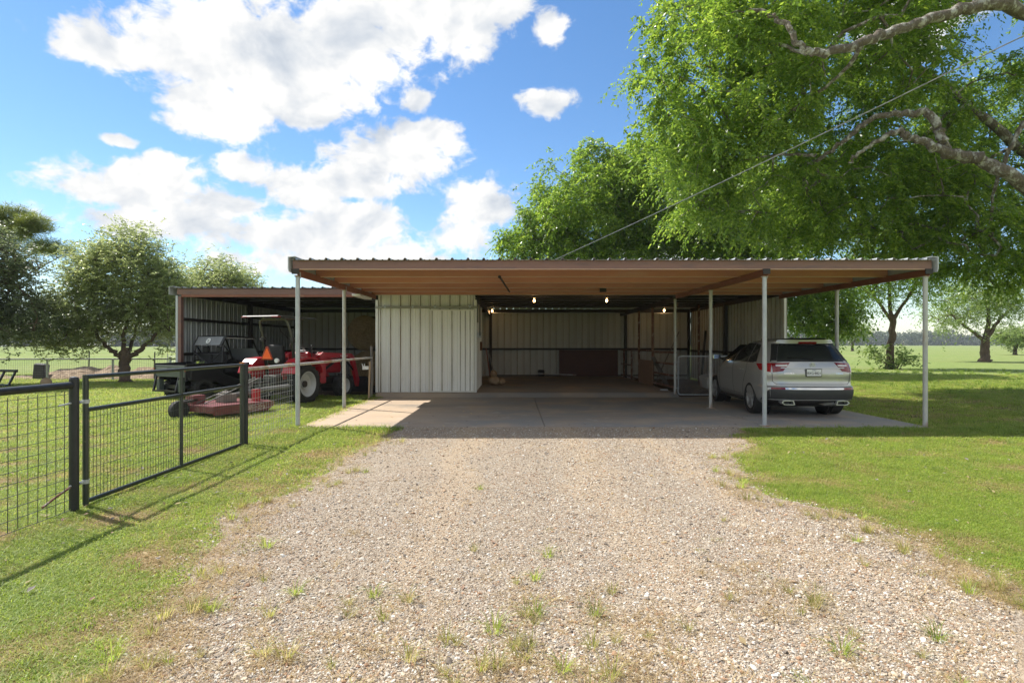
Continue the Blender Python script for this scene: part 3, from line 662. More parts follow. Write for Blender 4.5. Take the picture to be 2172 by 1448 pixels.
# fence from the gate to the carport posts
t = thing('pipe_fence', 'fence of one pipe rail and wire mesh joining the carport posts', 'fence', (-4.30, 0, 0))
b = MB(); b.tube([(0,9.12,1.235),(.02,11.08,1.238)], .030, 12); b.build('rail', M['galvrust'], t, smooth=True)
b = MB(); b.tube([(.02,11.2,1.238),(.02,14.14,1.235)], .028, 12); b.build('rail', M['galvrust'], t, smooth=True)
b = MB(); b.tube([(.02,14.26,1.235),(.03,17.1,1.23)], .028, 12); b.build('rail', M['galvrust'], t, smooth=True)
b = MB(); b.tube([(.0,17.15,0),(.03,17.15,.6),(.0,17.15,1.58)], .04, 10); b.build('end_post', M['greywood'], t, smooth=True)
mesh_panel(9.16, 11.06, .03, 1.19, .102, .102, .003, 'wire_mesh', M['wire_light'], t, .004)
# wooden stake with bracket
p = gr(788.5, 849, .0)
t = thing('wooden_stake', 'thin bare wooden stake with a white bracket at the slab edge', 'stake', (-4.22, 16.55, 0), R(8))
MB().bar((0,0,0),(.03,0,1.13),.05,.045).build('stake', M['wood'], t, bevel=.003)
b = MB(); b.box((-.18,-.03,.90),(-.004,.0,1.0)); b.bar((-.17,-.015,1.0),(-.19,-.015,1.07),.02,.02); b.bar((-.13,-.015,1.0),(-.12,-.015,1.07),.02,.02); b.build('bracket', M['white'], t, bevel=.003)

# far garden fence on the left
t = thing('garden_fence', 'low wire fence with a dark top pipe and white posts beyond the tree', 'fence', (0, 25.2, 0))
b = MB(); b.tube([(-34,0,.97),(-26,0,.95),(-21,0,.97),(-14.0,0,.98)], .03, 8); b.build('top_rail', M['gate_black'], t, smooth=True)
for x in (-31.5, -26.1, -20.65, -17.75, -15.2):
    b = MB(); b.tube([(x,-.02,0),(x,-.02,.97)], .045, 10); b.build('post', M['galv'], t, smooth=True)
b = MB(); x = -34.0
while x < -14.0: b.tube([(x,.03,.05),(x,.03,.95)], .004, 3); x += .10
for z in np.arange(.1, .95, .1): b.tube([(-34,.03,z),(-14,.03,z)], .004, 3)
b.build('wire_mesh', M['wire'], t)
for px, py0, py1, Y, lb in ((188,744,778,33,'leaning thin steel post in the pasture left of the trunk'),(327,746,778,33,'thin steel post in the pasture between the trunk and the barn')):
    a = at(px, py0, Y); b = MB(); b.tube([(0,0,0),(.04,0,a.z)], .035, 5); o = b.build('steel_post', M['dark_steel']); o.location = (a.x, Y, 0); tag(o, lb, 'post')
t = thing('pipe_gate', 'small pipe stock gate in the pasture beside the barn wall', 'gate', (-20.2, 33.2, 0))
for z in (.35,.62,.9,1.17,1.42): pipe(MB(), (0,0,z), (3.0,0,z), .02, 6).build('rail', M['galv'], t)
for x in (0, 1.0, 2.0, 3.0): pipe(MB(), (x,0,.0 if x in (0,3.0) else .3), (x,0,1.45), .025, 6).build('stile', M['galv'], t)
# dark square block behind the fence, metal implement on the grass
b = MB(); b.box((-.25,-.22,0),(.23,.22,.74)); o = b.build('feed_barrel', pm('dark_plastic_drum', (.035,.033,.035), None, 5, .6), bevel=.08, seg=3); o.location = (-21.8, 26.2, 0); o.rotation_euler = (0,R(6),.2); tag(o, 'dark tilted drum behind the garden fence', 'barrel')
t = thing('pallet_fork_frame', 'black steel implement frame lying on the grass at the far left', 'implement', (-19.9, 21.6, 0), R(-14))
for x in (-.75, -.2, .35, .9): MB().bar((x,0,.02),(x+.1,.22,.62),.11,.07).build('upright', M['blackm'], t, bevel=.01)
MB().bar((-.72,.22,.62),(1.05,.22,.62),.10,.10).build('top_bar', M['blackm'], t, bevel=.01); MB().bar((-.85,0,.06),(1.0,0,.06),.10,.12).build('bottom_bar', M['blackm'], t, bevel=.01)
b = MB(); b.ball((0,0,.17),.2,10,7,(1,.8,.9)); o = b.build('salt_block', M['wood'], smooth=True); o.location = (-18.0, 21.9, 0); tag(o, 'small tan block on the grass beside the black implement', 'block')

# ================================================================ silver car
car = thing('parked_car', 'silver sport utility car parked under the right bay of the carport, seen from behind', 'car', (6.37, 12.03, .047), R(-3.3))
ZS = [.22,.30,.40,.52,.61,.66,.70,.80,.95,1.08,1.17,1.24,1.36,1.48,1.57,1.62,1.655,1.69,1.712,1.725]
WS = [.84,.915,.955,.975,.985,.985,.980,.985,.985,.970,.945,.915,.855,.795,.745,.712,.675,.60,.49,.30]
RS = [.62,.42,.03,.0,.0,.012,.075,.10,.075,.10,.13,.165,.245,.33,.40,.405,.34,.48,.78,1.25]
FS = [4.4,4.58,4.68,4.70,4.70,4.69,4.68,4.64,4.52,4.2,3.95,3.72,3.40,3.10,2.87,2.74,2.55,2.30,2.0,1.7]
NE, LR, LF, NF = 4.2, .95, 1.5, 2.3
def cz(z, A): return float(np.interp(z, ZS, A))
def rear_y(x, z):
    w = cz(z, WS); yc = cz(z, RS)+LR; return yc-LR*max(0, 1-min(1, abs(x)/w)**NE)**(1/NE)
def side_x(y, z):
    w = cz(z, WS); yc = cz(z, RS)+LR; yf = cz(z, FS)-LF
    u = (yc-y)/LR if y < yc else (y-yf)/LF if y > yf else 0
    e = NE if y < yc else NF; return w*max(0, 1-min(1, u)**e)**(1/e)
def ring(z, ins=0.0):
    w = cz(z, WS)-ins; r = cz(z, RS)+ins; f = cz(z, FS)-ins; pts = []; n = 22
    for k in range(2*n+1):                       # rear half: from -x side round the back to +x
        a = math.pi/2*(k/n-1); s, c = math.sin(a), math.cos(a)
        pts.append((w*math.copysign(abs(s)**(2/NE), s), r+LR-LR*abs(c)**(2/NE), z))
    for k in range(2*n+1):
        a = math.pi/2*(1-k/n); s, c = math.sin(a), math.cos(a)
        pts.append((w*math.copysign(abs(s)**(2/NF), s), f-LF+LF*abs(c)**(2/NF), z))
    return pts
def loft(zs, ins=0.0):
    b = MB(); n = None
    for z in zs:
        p = ring(z, ins); n = len(p); b.v += p
    for i in range(len(zs)-1):
        for k in range(n): b.f.append((i*n+k, i*n+(k+1)%n, (i+1)*n+(k+1)%n, (i+1)*n+k))
    b.f.append(tuple(reversed(range(n)))); b.f.append(tuple((len(zs)-1)*n+k for k in range(n)))
    return b
zz = sorted(set(ZS+[.26,.35,.46,.57,.635,.68,.75,.875,1.02,1.13,1.205,1.30,1.42,1.525,1.6,1.64,1.675]))
body = loft(zz).build('body', M['silver'], car)
def cutter(b): return b.build('cut', None)
cuts = [cutter(loft([.72,.9,1.05,1.2,1.35,1.5,1.6,1.655], .075))]
cuts.append(cutter(MB().prism([(-.775,1.245),(.775,1.245),(.80,1.30),(.70,1.50),(.63,1.60),(-.63,1.60),(-.70,1.50),(-.80,1.30)], -.3, .62, 'y')))           # rear window
cuts.append(cutter(MB().prism([(-.70,1.20),(.70,1.20),(.60,1.58),(-.60,1.58)], 2.62, 4.4, 'y')))                                            # windscreen
SW = [[(.80,1.20),(1.28,1.20),(1.28,1.60),(1.10,1.60),(.86,1.40)], [(1.36,1.20),(2.22,1.195),(2.22,1.615),(1.36,1.61)], [(2.32,1.195),(3.36,1.19),(2.74,1.58),(2.60,1.61),(2.32,1.615)]]
for P in SW:
    cuts.append(cutter(MB().prism(P, -1.2, -.45, 'x'))); cuts.append(cutter(MB().prism(P, .45, 1.2, 'x')))
for y in (1.09, 3.84):
    for s in (-1, 1): cuts.append(cutter(MB().lathe([(s*.62,.0005),(s*.62,.415),(s*1.2,.415),(s*1.2,.0005)], 36, 'x', (0,y,.36), closed=False)))
for c in cuts:
    md = body.modifiers.new('b', 'BOOLEAN'); md.operation = 'DIFFERENCE'; md.object = c; md.solver = 'EXACT'
me = bpy.data.meshes.new_from_object(body.evaluated_get(bpy.context.evaluated_depsgraph_get()))
body.modifiers.clear(); body.data = me; me.name = 'body'; me.materials.clear(); me.materials.append(M['silver'])
me.polygons.foreach_set('use_smooth', [True]*len(me.polygons)); me.set_sharp_from_angle(angle=R(32))
for c in cuts: bpy.data.objects.remove(c)
# panels laid on the body surface: P(u,v) -> point; thickness by offsetting along the estimated normal
def rearP(x, z): return Vector((x, rear_y(x, z), z))
def ringP(a, z):                                   # a = signed angle from the rear centre, degrees
    w = cz(z, WS); s, c = math.sin(R(a)), math.cos(R(a)); return Vector((w*math.copysign(abs(s)**(2/NE), s), cz(z, RS)+LR-LR*abs(c)**(2/NE), z))
def sideP(y, z, s=-1): return Vector((s*side_x(y, z), y, z))
def patch(fn, quad, off=.006, nu=8, nv=4, flip=1, name=None, mat=None, par=None, smooth=True, inner=-.004):
    b = MB(); e = 1e-3
    def nrm(u, v):
        a = fn(u+e, v)-fn(u-e, v); c = fn(u, v+e)-fn(u, v-e); return (a.cross(c)).normalized()*flip
    for layer in (off, inner):
        for j in range(nv+1):
            for i in range(nu+1):
                s, t = i/nu, j/nv
                u = (1-t)*((1-s)*quad[0][0]+s*quad[1][0])+t*((1-s)*quad[3][0]+s*quad[2][0]); v = (1-t)*((1-s)*quad[0][1]+s*quad[1][1])+t*((1-s)*quad[3][1]+s*quad[2][1])
                b.v.append(tuple(fn(u, v)+nrm(u, v)*layer))
    n = (nu+1)*(nv+1); I = lambda l, i, j: l*n+j*(nu+1)+i
    for j in range(nv):
        for i in range(nu):
            b.f.append((I(0,i,j),I(0,i+1,j),I(0,i+1,j+1),I(0,i,j+1))); b.f.append((I(1,i,j+1),I(1,i+1,j+1),I(1,i+1,j),I(1,i,j)))
    for i in range(nu): b.f.append((I(0,i+1,0),I(0,i,0),I(1,i,0),I(1,i+1,0))); b.f.append((I(0,i,nv),I(0,i+1,nv),I(1,i+1,nv),I(1,i,nv)))
    for j in range(nv): b.f.append((I(0,0,j),I(0,0,j+1),I(1,0,j+1),I(1,0,j))); b.f.append((I(0,nu,j+1),I(0,nu,j),I(1,nu,j),I(1,nu,j+1)))
    return b if name is None else b.build(name, mat, par, smooth=smooth)
def seam(fn, pts, w=.007, mat=None, par=None, name='seam'):
    b = MB(); q = []
    for (a, c), (d, e) in zip(pts[:-1], pts[1:]):
        for k in range(6): q.append(fn(a+(d-a)*k/6, c+(e-c)*k/6))
    q.append(fn(*pts[-1])); b.tube(q, w*.55, 5); return b.build(name, mat or M['black'], par or car)
# glass
patch(rearP, [(-.785,1.235),(.785,1.235),(.635,1.605),(-.635,1.605)], .003, 14, 6, 1, 'rear_window', M['glass'], car)
b = patch(rearP, [(-.81,1.215),(.81,1.215),(.80,1.25),(-.80,1.25)], .005, 12, 1); b.build('window_seal', M['black'], car, smooth=True)
for s in (-1, 1):
    patch(rearP, [(s*.70,1.24),(s*.80,1.24),(s*.665,1.60),(s*.575,1.60)], .0045, 2, 6, 1, 'window_band', M['black'], car)
    for P in ([(.78,1.195),(1.30,1.195),(1.30,1.61),(1.02,1.58)], [(1.35,1.195),(2.24,1.19),(2.24,1.62),(1.35,1.615)], [(2.31,1.19),(3.40,1.185),(2.66,1.60),(2.31,1.62)]):
        patch(lambda y, z, s=s: sideP(y, z, s), P, .003, 8, 5, 1, 'side_window', M['glass'], car)
    patch(lambda y, z, s=s: sideP(y, z, s), [(.9,1.172),(3.45,1.165),(3.45,1.185),(.9,1.192)], .008, 20, 1, 1, 'window_trim', M['chrome'], car)
wind = MB(); wind.add([(-.72,3.80,1.19),(.72,3.80,1.19),(.60,2.86,1.58),(-.60,2.86,1.58),(-.72,3.79,1.185),(.72,3.79,1.185),(.60,2.85,1.575),(-.60,2.85,1.575)], [(0,1,2,3),(7,6,5,4),(0,4,5,1),(1,5,6,2),(2,6,7,3),(3,7,4,0)]); wind.build('windscreen', M['glass_clear'], car)
# interior
for s in (-1, 1):
    for y, h in ((2.55,1.22),(1.55,1.18)):
        st = part_empty('seat', car); MB().box((s*.40-.24,y,.74),(s*.40+.24,y+.16,h)).build('seat_back', M['seat'], st, bevel=.06, seg=3); MB().box((s*.40-.13,y+.02,h+.05),(s*.40+.13,y+.12,h+.24)).build('headrest', M['seat'], st, bevel=.05, seg=3)
b = MB(); b.box((-.13,3.02,1.44),(.13,3.05,1.50)); b.build('inner_mirror', M['black'], car)
# tail lights
for s in (-1, 1):
    tl = part_empty('tail_light', car)
    def rP(a, z, s=s): return ringP(s*a, z)
    def xP(x, z, s=s): return rearP(s*x, z)
    patch(xP, [(.61,1.015),(.80,.985),(.80,1.18),(.46,1.195)], .008, 6, 4, s, 'reversing_lens', M['redlens_dark'], tl)
    patch(xP, [(.53,1.115),(.735,1.11),(.735,1.145),(.515,1.15)], .012, 6, 2, s, 'clear_strip', M['clearlens'], tl)
    a0 = math.degrees(math.asin((.808/.955)**(NE/2)))
    patch(rP, [(a0,.985),(74,1.03),(84,1.16),(a0,1.18)], .010, 10, 5, s, 'red_lens', M['redlens'], tl)
    # bumper reflectors
    patch(xP, [(.60,.625),(.845,.625),(.845,.66),(.60,.66)], .016, 6, 1, s, 'reflector', M['redlens_dark'], car)
    # exhaust
    ex = part_empty('exhaust', car)
    b = MB(); o_, i_ = [(.42,.305),(.64,.305),(.70,.355),(.66,.40),(.45,.40)], [(.445,.32),(.63,.32),(.675,.355),(.645,.385),(.465,.385)]
    n = 5
    for P, y in ((o_,-.02),(i_,-.02),(i_,.12),(o_,.16)): b.v += [(s*x,y,z) for x, z in P]
    for l in range(3): b.f += [(l*n+i, l*n+(i+1)%n, (l+1)*n+(i+1)%n, (l+1)*n+i) for i in range(n)]
    b.build('tailpipe', M['silver_wheel'], ex); MB().box((s*.45,.10,.315),(s*.65,.14,.39)).build('inner_pipe', M['black'], ex)
    b = MB(); b.tube([(s*.50,.12,.34),(s*.36,.32,.30),(s*.2,.5,.33)], .035, 8); b.build('pipe', M['galvrust'], ex, smooth=True)
    # mirrors, handles, doors
    mr = part_empty('wing_mirror', car); b = MB(); b.ball((s*1.09,3.30,1.26), .11, 14, 10, (1.05,.55,.85)); b.build('mirror_shell', M['silver'], mr, smooth=True); MB().box((s*1.0,3.232,1.20),(s*1.18,3.25,1.32)).build('mirror_glass', M['chrome'], mr, bevel=.02); MB().bar((s*.90,3.34,1.20),(s*1.05,3.32,1.23),.05,.04).build('mirror_arm', M['black'], mr)
    for y in (1.62, 2.62):
        b = MB(); x = side_x(y, .99)+.02; b.tube([(s*(x-.02),y-.11,.99),(s*(x+.012),y-.08,.995),(s*(x+.012),y+.08,.995),(s*(x-.02),y+.11,.99)], .014, 8); b.build('door_handle', M['chrome'] if False else M['silver'], car, smooth=True)
    sp = lambda y, z, s=s: sideP(y, z, s)
    seam(sp, [(2.28,1.18),(2.28,.95),(2.25,.6),(2.22,.40)]); seam(sp, [(1.33,1.18),(1.32,.98),(1.45,.80),(1.56,.6),(1.58,.42)]); seam(sp, [(3.42,1.17),(3.40,.9),(3.36,.42)]); seam(sp, [(1.58,.42),(3.36,.42)])
    seam(lambda y, z, s=s: sideP(y, z, s), [(.62,.70),(.45,.70),(.30,.70)], .005)
    rb = part_empty('running_board', car); MB().box((s*.86,1.62,.27),(s*1.02,3.28,.33)).build('step', M['black'], rb, bevel=.025, seg=3); patch(sp, [(1.55,.235),(3.35,.235),(3.35,.40),(1.55,.40)], .008, 10, 2, 1, 'sill', M['silver'], car)
# lower bumper, chrome strip, number plate recess, badge
zb = lambda x: .62-.0*abs(x)
for s in (-1, 1):
    xP = lambda x, z, s=s: rearP(s*x, z); rP = lambda a, z, s=s: ringP(s*a, z)
    patch(xP, [(.0,.385),(.84,.385),(.86,.625),(.0,.615)], .010, 12, 6, s, 'lower_bumper', M['bumper'], car)
    a1 = math.degrees(math.asin((.86/.975)**(NE/2)))
    patch(rP, [(a1,.385),(76,.385),(68,.49),(a1,.625)], .010, 8, 6, s, 'bumper_corner', M['bumper'], car)
    patch(xP, [(.0,.632),(.60,.634),(.60,.658),(.0,.658)], .018, 10, 1, s, 'chrome_strip', M['chrome'], car)
    # tailgate shut lines
    seam(lambda x, z, s=s: rearP(s*x, z)+Vector((0,-.002,0)), [(0,.735),(.74,.735),(.80,.79),(.815,.98)], .009)
    seam(lambda x, z, s=s: rearP(s*x, z)+Vector((0,-.002,0)), [(.83,1.19),(.85,1.28),(.74,1.52)], .006)
    # plate recess bevel
    patch(xP, [(.0,.875),(.28,.90),(.50,1.075),(.0,1.075)], .005, 8, 4, s, 'plate_recess', M['silver'], car)
    patch(xP, [(.0,1.07),(.66,1.07),(.64,1.09),(.0,1.09)], .022, 10, 1, s, 'garnish', M['silver'], car)
patch(rearP, [(-.80,.235),(.80,.235),(.90,.39),(-.90,.39)], .012, 16, 5, 1, 'underside_shade', M['black'], car); MB().box((-.78,.70,.205),(.78,3.3,.232)).build('underside', M['black'], car)  # black patch paints the shadow below the bumper over the silver body
patch(rearP, [(-.60,1.605),(.60,1.605),(.58,1.66),(-.58,1.66)], .025, 12, 2, 1, 'spoiler', M['silver'], car)
patch(rearP, [(-.20,1.622),(.20,1.622),(.19,1.642),(-.19,1.642)], .031, 8, 1, 1, 'brake_light', M['redlens_dark'], car)
b = MB(); b.ball((0,1.15,1.722),.07,12,8,(.6,1.4,.5)); b.build('roof_aerial', M['silver'], car, smooth=True)
b = MB(); b.tube([(.03,.16,1.27),(-.20,.185,1.30),(-.50,.19,1.30)], .011, 6); b.build('wiper', M['black'], car, smooth=True)
yp = rear_y(0, .98)-.03
pl = part_empty('number_plate', car)
MB().box((-.165,yp,.90),(.165,yp+.03,1.065)).build('plate_frame', M['black'], pl, bevel=.006); MB().box((-.150,yp-.004,.917),(.150,yp-.001,1.055)).build('plate_face', M['white'], pl)
M['plate_ink'] = pm('plate_ink', (.01,.01,.015), None, 5, .5)
text('plate_number', 'BXG·8821', .078, M['plate_ink'], pl, (0,yp-.006,.972), (R(90),0,0), .001, .86); text('plate_state', 'TEXAS', .028, pm('plate_blue', (.02,.04,.25), None, 5, .5), pl, (0,yp-.006,1.036), (R(90),0,0), .001, 1.1)
ye = rear_y(0, 1.14)-.012; b = MB()
b.lathe([(-.006,.056),(.006,.056),(.006,.047),(-.006,.047)], 24, 'y', (0,ye,1.145)); b.bar((-.028,ye,1.11),(-.006,ye,1.19),.012,.012,(0,1,0)); b.bar((.028,ye,1.11),(.006,ye,1.19),.012,.012,(0,1,0)); b.bar((-.018,ye,1.145),(.018,ye,1.145),.012,.01,(0,1,0)); b.build('badge', M['silver_wheel'], car)
text('model_lettering', 'ACURA', .05, M['chrome'], car, (-.50, rear_y(.50,.965)-.006, .965), (R(85),0,R(-3)), .002, 1.3); text('model_lettering', 'MDX', .05, M['chrome'], car, (.55, rear_y(.55,.965)-.006, .965), (R(85),0,R(3)), .002, 1.3)
text('model_lettering', 'SH-AWD', .028, M['chrome'], car, (.55, rear_y(.55,.83)-.006, .835), (R(90),0,R(3)), .002, 1.2)
# wheels
def tyre(b, R_, w, rim): return b.lathe([(-w*.42,rim),(-w*.5,rim+(R_-rim)*.35),(-w*.5,rim+(R_-rim)*.75),(-w*.40,R_*.985),(-w*.2,R_),(w*.2,R_),(w*.40,R_*.985),(w*.5,rim+(R_-rim)*.75),(w*.5,rim+(R_-rim)*.35),(w*.42,rim)], 40, 'x')
for y in (1.09, 3.84):
    for s in (-1, 1):
        wh = part_empty('wheel', car, (s*.865, y, .365))
        tyre(MB(), .365, .245, .245).build('tyre', M['rubber_clean'], wh, smooth=True)
        b = MB(); b.lathe([(-.10,.245),(.10,.245),(.115,.238),(.10,.225),(-.09,.225)], 36, 'x'); b.lathe([(s*.06,.001),(s*.06,.05),(s*.10,.055),(s*.105,.001)], 20, 'x', closed=False)
        for k in range(5):
            a = 2*math.pi*k/5+.3; u = Vector((0, math.cos(a), math.sin(a))); v = Vector((0,-math.sin(a), math.cos(a)))
            pv = [Vector((s*.095,0,0))+u*.03+v*.030, Vector((s*.095,0,0))+u*.03-v*.030, Vector((s*.112,0,0))+u*.228-v*.022, Vector((s*.112,0,0))+u*.228+v*.022]
            b.add(pv+[w_-Vector((s*.03,0,0)) for w_ in pv], [(0,1,2,3),(7,6,5,4),(0,4,5,1),(1,5,6,2),(2,6,7,3),(3,7,4,0)])
        b.build('rim', M['silver_wheel'], wh, smooth=False)
        b = MB(); b.lathe([(s*-.02,.001),(s*.02,.001),(s*.02,.222),(s*-.02,.222)], 24, 'x'); b.build('wheel_shade_disc', M['black'], wh)  # black backing disc stands in for the shade between the spokes
    for s in (-1, 1):
        b = MB(); b.lathe([(s*.63,.0008),(s*.63,.41),(s*.66,.41),(s*.66,.0008)], 30, 'x', (0,y,.36), closed=False); b.build('wheel_liner', M['black'], car)
# ================================================================ tractor with loader
def lug_tyre(R_, w, rim, nl, lug, name, par, mat=M['rubber'], side=1):
    b = MB(); b.lathe([(-w*.40,rim),(-w*.5,rim+(R_-rim)*.30),(-w*.5,rim+(R_-rim)*.72),(-w*.42,R_-lug*1.3),(0,R_-lug),(w*.42,R_-lug*1.3),(w*.5,rim+(R_-rim)*.72),(w*.5,rim+(R_-rim)*.30),(w*.40,rim)], 36, 'x')
    for k in range(nl):
        for s in (-1, 1):
            a = 2*math.pi*(k+(.5 if s > 0 else 0))/nl; da = .30*2*math.pi/nl*1.6
            def P(x, an, r): return (x, r*math.cos(an), r*math.sin(an))
            t = lug*.85
            for (x0, a0, x1, a1) in ((0, a, s*w*.5, a+da),):
                th = t/R_*.9
                vs = []
                for x, an, rr in ((x0, a0, 1), (x1, a1, .975)):
                    for da_, r in ((-th, R_*rr-lug*1.8), (th, R_*rr-lug*1.8), (th*.7, R_*rr), (-th*.7, R_*rr)): vs.append(P(x, an+da_, r))
                b.add(vs, [(0,1,2,3),(7,6,5,4),(0,4,5,1),(1,5,6,2),(2,6,7,3),(3,7,4,0)])
    return b.build(name, mat, par, smooth=False)
TR = thing('tractor', 'small red tractor with front loader and roll bar canopy outside the left bay', 'tractor', (-6.43, 15.70, 0), R(-17))
def part(name, b, mat, par=TR, smooth=False, bev=0): return b.build(name, mat, par, smooth=smooth, bevel=bev)
for s in (-1, 1):
    wh = part_empty('rear_wheel', TR, (s*.74, 0, .555))
    lug_tyre(.555, .34, .33, 18, .032, 'tyre', wh)
    b = MB(); b.lathe([(-.13,.33),(.13,.33),(.15,.345),(.15,.325),(.10,.30),(s*.02,.28),(s*-.06,.12),(s*-.06,.0008),(s*-.09,.0008),(s*-.09,.14),(-.12,.30)] if s > 0 else [(.13,.33),(-.13,.33),(-.15,.345),(-.15,.325),(-.10,.30),(-.02,.28),(.06,.12),(.06,.0008),(.09,.0008),(.09,.14),(.12,.30)], 32, 'x')
    part('rim', b, M['rimgrey'], wh, True)
    b = MB(); b.lathe([(s*-.06,.0008),(s*-.06,.10),(s*.02,.09),(s*.04,.05),(s*.04,.0008)], 18, 'x', closed=False)
    for k in range(6): a = k*math.pi/3; b.lathe([(s*-.06,.0008),(s*-.06,.018),(s*-.03,.018),(s*-.03,.0008)], 6, 'x', (0,.16*math.cos(a),.16*math.sin(a)), closed=False)
    part('hub', b, M['rimgrey'], wh)
    wf = part_empty('front_wheel', TR, (s*.62, 2.02, .375))
    lug_tyre(.375, .26, .21, 16, .022, 'tyre', wf)
    b = MB(); b.lathe([(-.10,.21),(.10,.21),(.11,.22),(.10,.20),(s*.03,.18),(s*.0,.06),(s*.0,.0008),(s*-.03,.0008),(s*-.03,.08),(-.09,.19)] if s > 0 else [(.10,.21),(-.10,.21),(-.11,.22),(-.10,.20),(-.03,.18),(0,.06),(0,.0008),(.03,.0008),(.03,.08),(.09,.19)], 28, 'x'); part('rim', b, M['rimgrey'], wf, True)
    # fender: flat topped, sloping at the back
    fd = MB(); prof = [(-.60,.86),(-.50,1.10),(-.32,1.24),(.10,1.285),(.42,1.22),(.60,1.02),(.64,.86),(.60,.84),(.55,1.0),(.40,1.18),(.10,1.245),(-.30,1.20),(-.46,1.08),(-.56,.86)]
    fd.prism(prof, s*.50, s*.92, 'x'); fdo = part('fender', fd, M['red'], bev=.012)
    fi = MB(); fi.prism([(-.58,.86),(-.48,1.08),(-.30,1.21),(.10,1.25),(.40,1.18),(.58,1.0),(.62,.7),(-.5,.7)], s*.485, s*.505, 'x'); part('fender_inner', fi, M['red'])
    b = MB(); b.box((s*.60,-.60,1.075),(s*.84,-.50,1.155)); part('lamp_housing', b, M['black'], fdo); b = MB(); b.box((s*.71,-.612,1.085),(s*.83,-.598,1.145)); part('amber_lens', b, M['amber'], fdo); b = MB(); b.box((s*.61,-.612,1.085),(s*.70,-.598,1.145)); part('red_lens', b, M['redlens'], fdo)
    # roll bar legs, leaning back above the hinge
    b = MB(); b.bar((s*.47,.02,.72),(s*.47,-.12,1.76),.055,.08,(0,1,0)); part('roll_bar_leg', b, M['blackm'], bev=.008)
    b = MB(); b.box((s*.43,-.17,1.71),(s*.53,-.06,1.83)); b.tube([(s*.38,-.12,1.77),(s*.60,-.12,1.77)], .018, 8); part('hinge', b, M['dark_steel'], bev=.008)
    b = MB(); b.tube([(s*.47,-.12,1.80),(s*.46,-.26,2.16),(s*.44,-.30,2.25),(s*.36,-.32,2.305),(0,-.32,2.31)], .032, 8); part('roll_bar', b, pm('grey_roll_bar', (.10,.10,.085), None, 5, .5), smooth=True)
    # hoses hanging from canopy
    b = MB(); b.tube([(s*.55,-.80,2.36),(s*.60,-.86,2.26),(s*.58,-.72,1.98),(s*.53,-.35,1.78)], .007, 6); part('cable', b, M['blackm'], smooth=True)
    # loader arm: rises from the tower, runs forward and drops to the bucket
    ar = MB(); arm = [(.92,1.34),(1.05,1.40),(2.55,1.34),(2.70,1.24),(3.02,.42),(3.0,.30),(2.90,.28),(2.84,.36),(2.56,1.12),(2.44,1.20),(1.05,1.24),(.94,1.24)]
    ar.prism(arm, s*.50, s*.60, 'x'); la = part('loader_arm', ar, M['red'], bev=.012)
    tw = MB(); tw.prism([(.88,.52),(1.16,.52),(1.14,1.30),(1.02,1.42),(.90,1.34)], s*.465, s*.485, 'x'); tw.prism([(.88,.52),(1.16,.52),(1.14,1.30),(1.02,1.42),(.90,1.34)], s*.615, s*.635, 'x'); tw.box((s*.30,.90,.50),(s*.62,1.14,.62)); part('loader_tower', tw, M['red'], bev=.006)
    b = MB(); b.tube([(s*.55,1.0,.80),(s*.55,1.62,1.08)], .04, 10); part('cylinder', b, M['blackm'], smooth=True); b = MB(); b.tube([(s*.55,1.62,1.08),(s*.55,2.0,1.24)], .02, 8); part('rod', b, M['chrome'], smooth=True)
    b = MB(); b.tube([(s*.55,2.20,1.20),(s*.55,2.72,.80)], .033, 10); part('cylinder', b, M['blackm'], smooth=True); b = MB(); b.tube([(s*.55,2.72,.80),(s*.55,3.04,.55)], .018, 8); part('rod', b, M['chrome'], smooth=True)
    text('maker_lettering', 'Mahindra', .085, M['white'], la, (s*.603, 2.1, 1.275), (R(90),0,R(90)*s), .001, 1.2, .2)
    b = MB(); b.bar((s*.2,-.15,.55),(s*.30,-.85,.32),.04,.05); part('lift_arm', b, M['blackm'])
# canopy: thin white tray with red corners
b = MB(); b.prism([(-.82,2.365),(-.78,2.39),(.75,2.38),(.82,2.35),(.82,2.342),(.74,2.365),(-.78,2.375),(-.82,2.355)], -.56, .56, 'x'); cp = part('canopy', b, pm('canopy_sheet', (.13,.128,.12), (.09,.088,.084), 5, .5))
b = MB(); b.prism([(-.78,2.33),(.74,2.325),(.74,2.362),(-.78,2.37)], .545, .562, 'x'); b.prism([(-.78,2.33),(.74,2.325),(.74,2.362),(-.78,2.37)], -.562, -.545, 'x'); part('canopy_edge', b, M['black'], cp)
for s in (-1, 1): b = MB(); b.box((s*.40,-.835,2.345),(s*.57,-.70,2.368)); part('canopy_corner', b, M['red'], cp)
b = MB(); b.bar((-.3,-.34,2.34),(-.3,.1,2.352),.04,.03); b.bar((.3,-.34,2.34),(.3,.1,2.352),.04,.03); part('canopy_bracket', b, M['galv'])
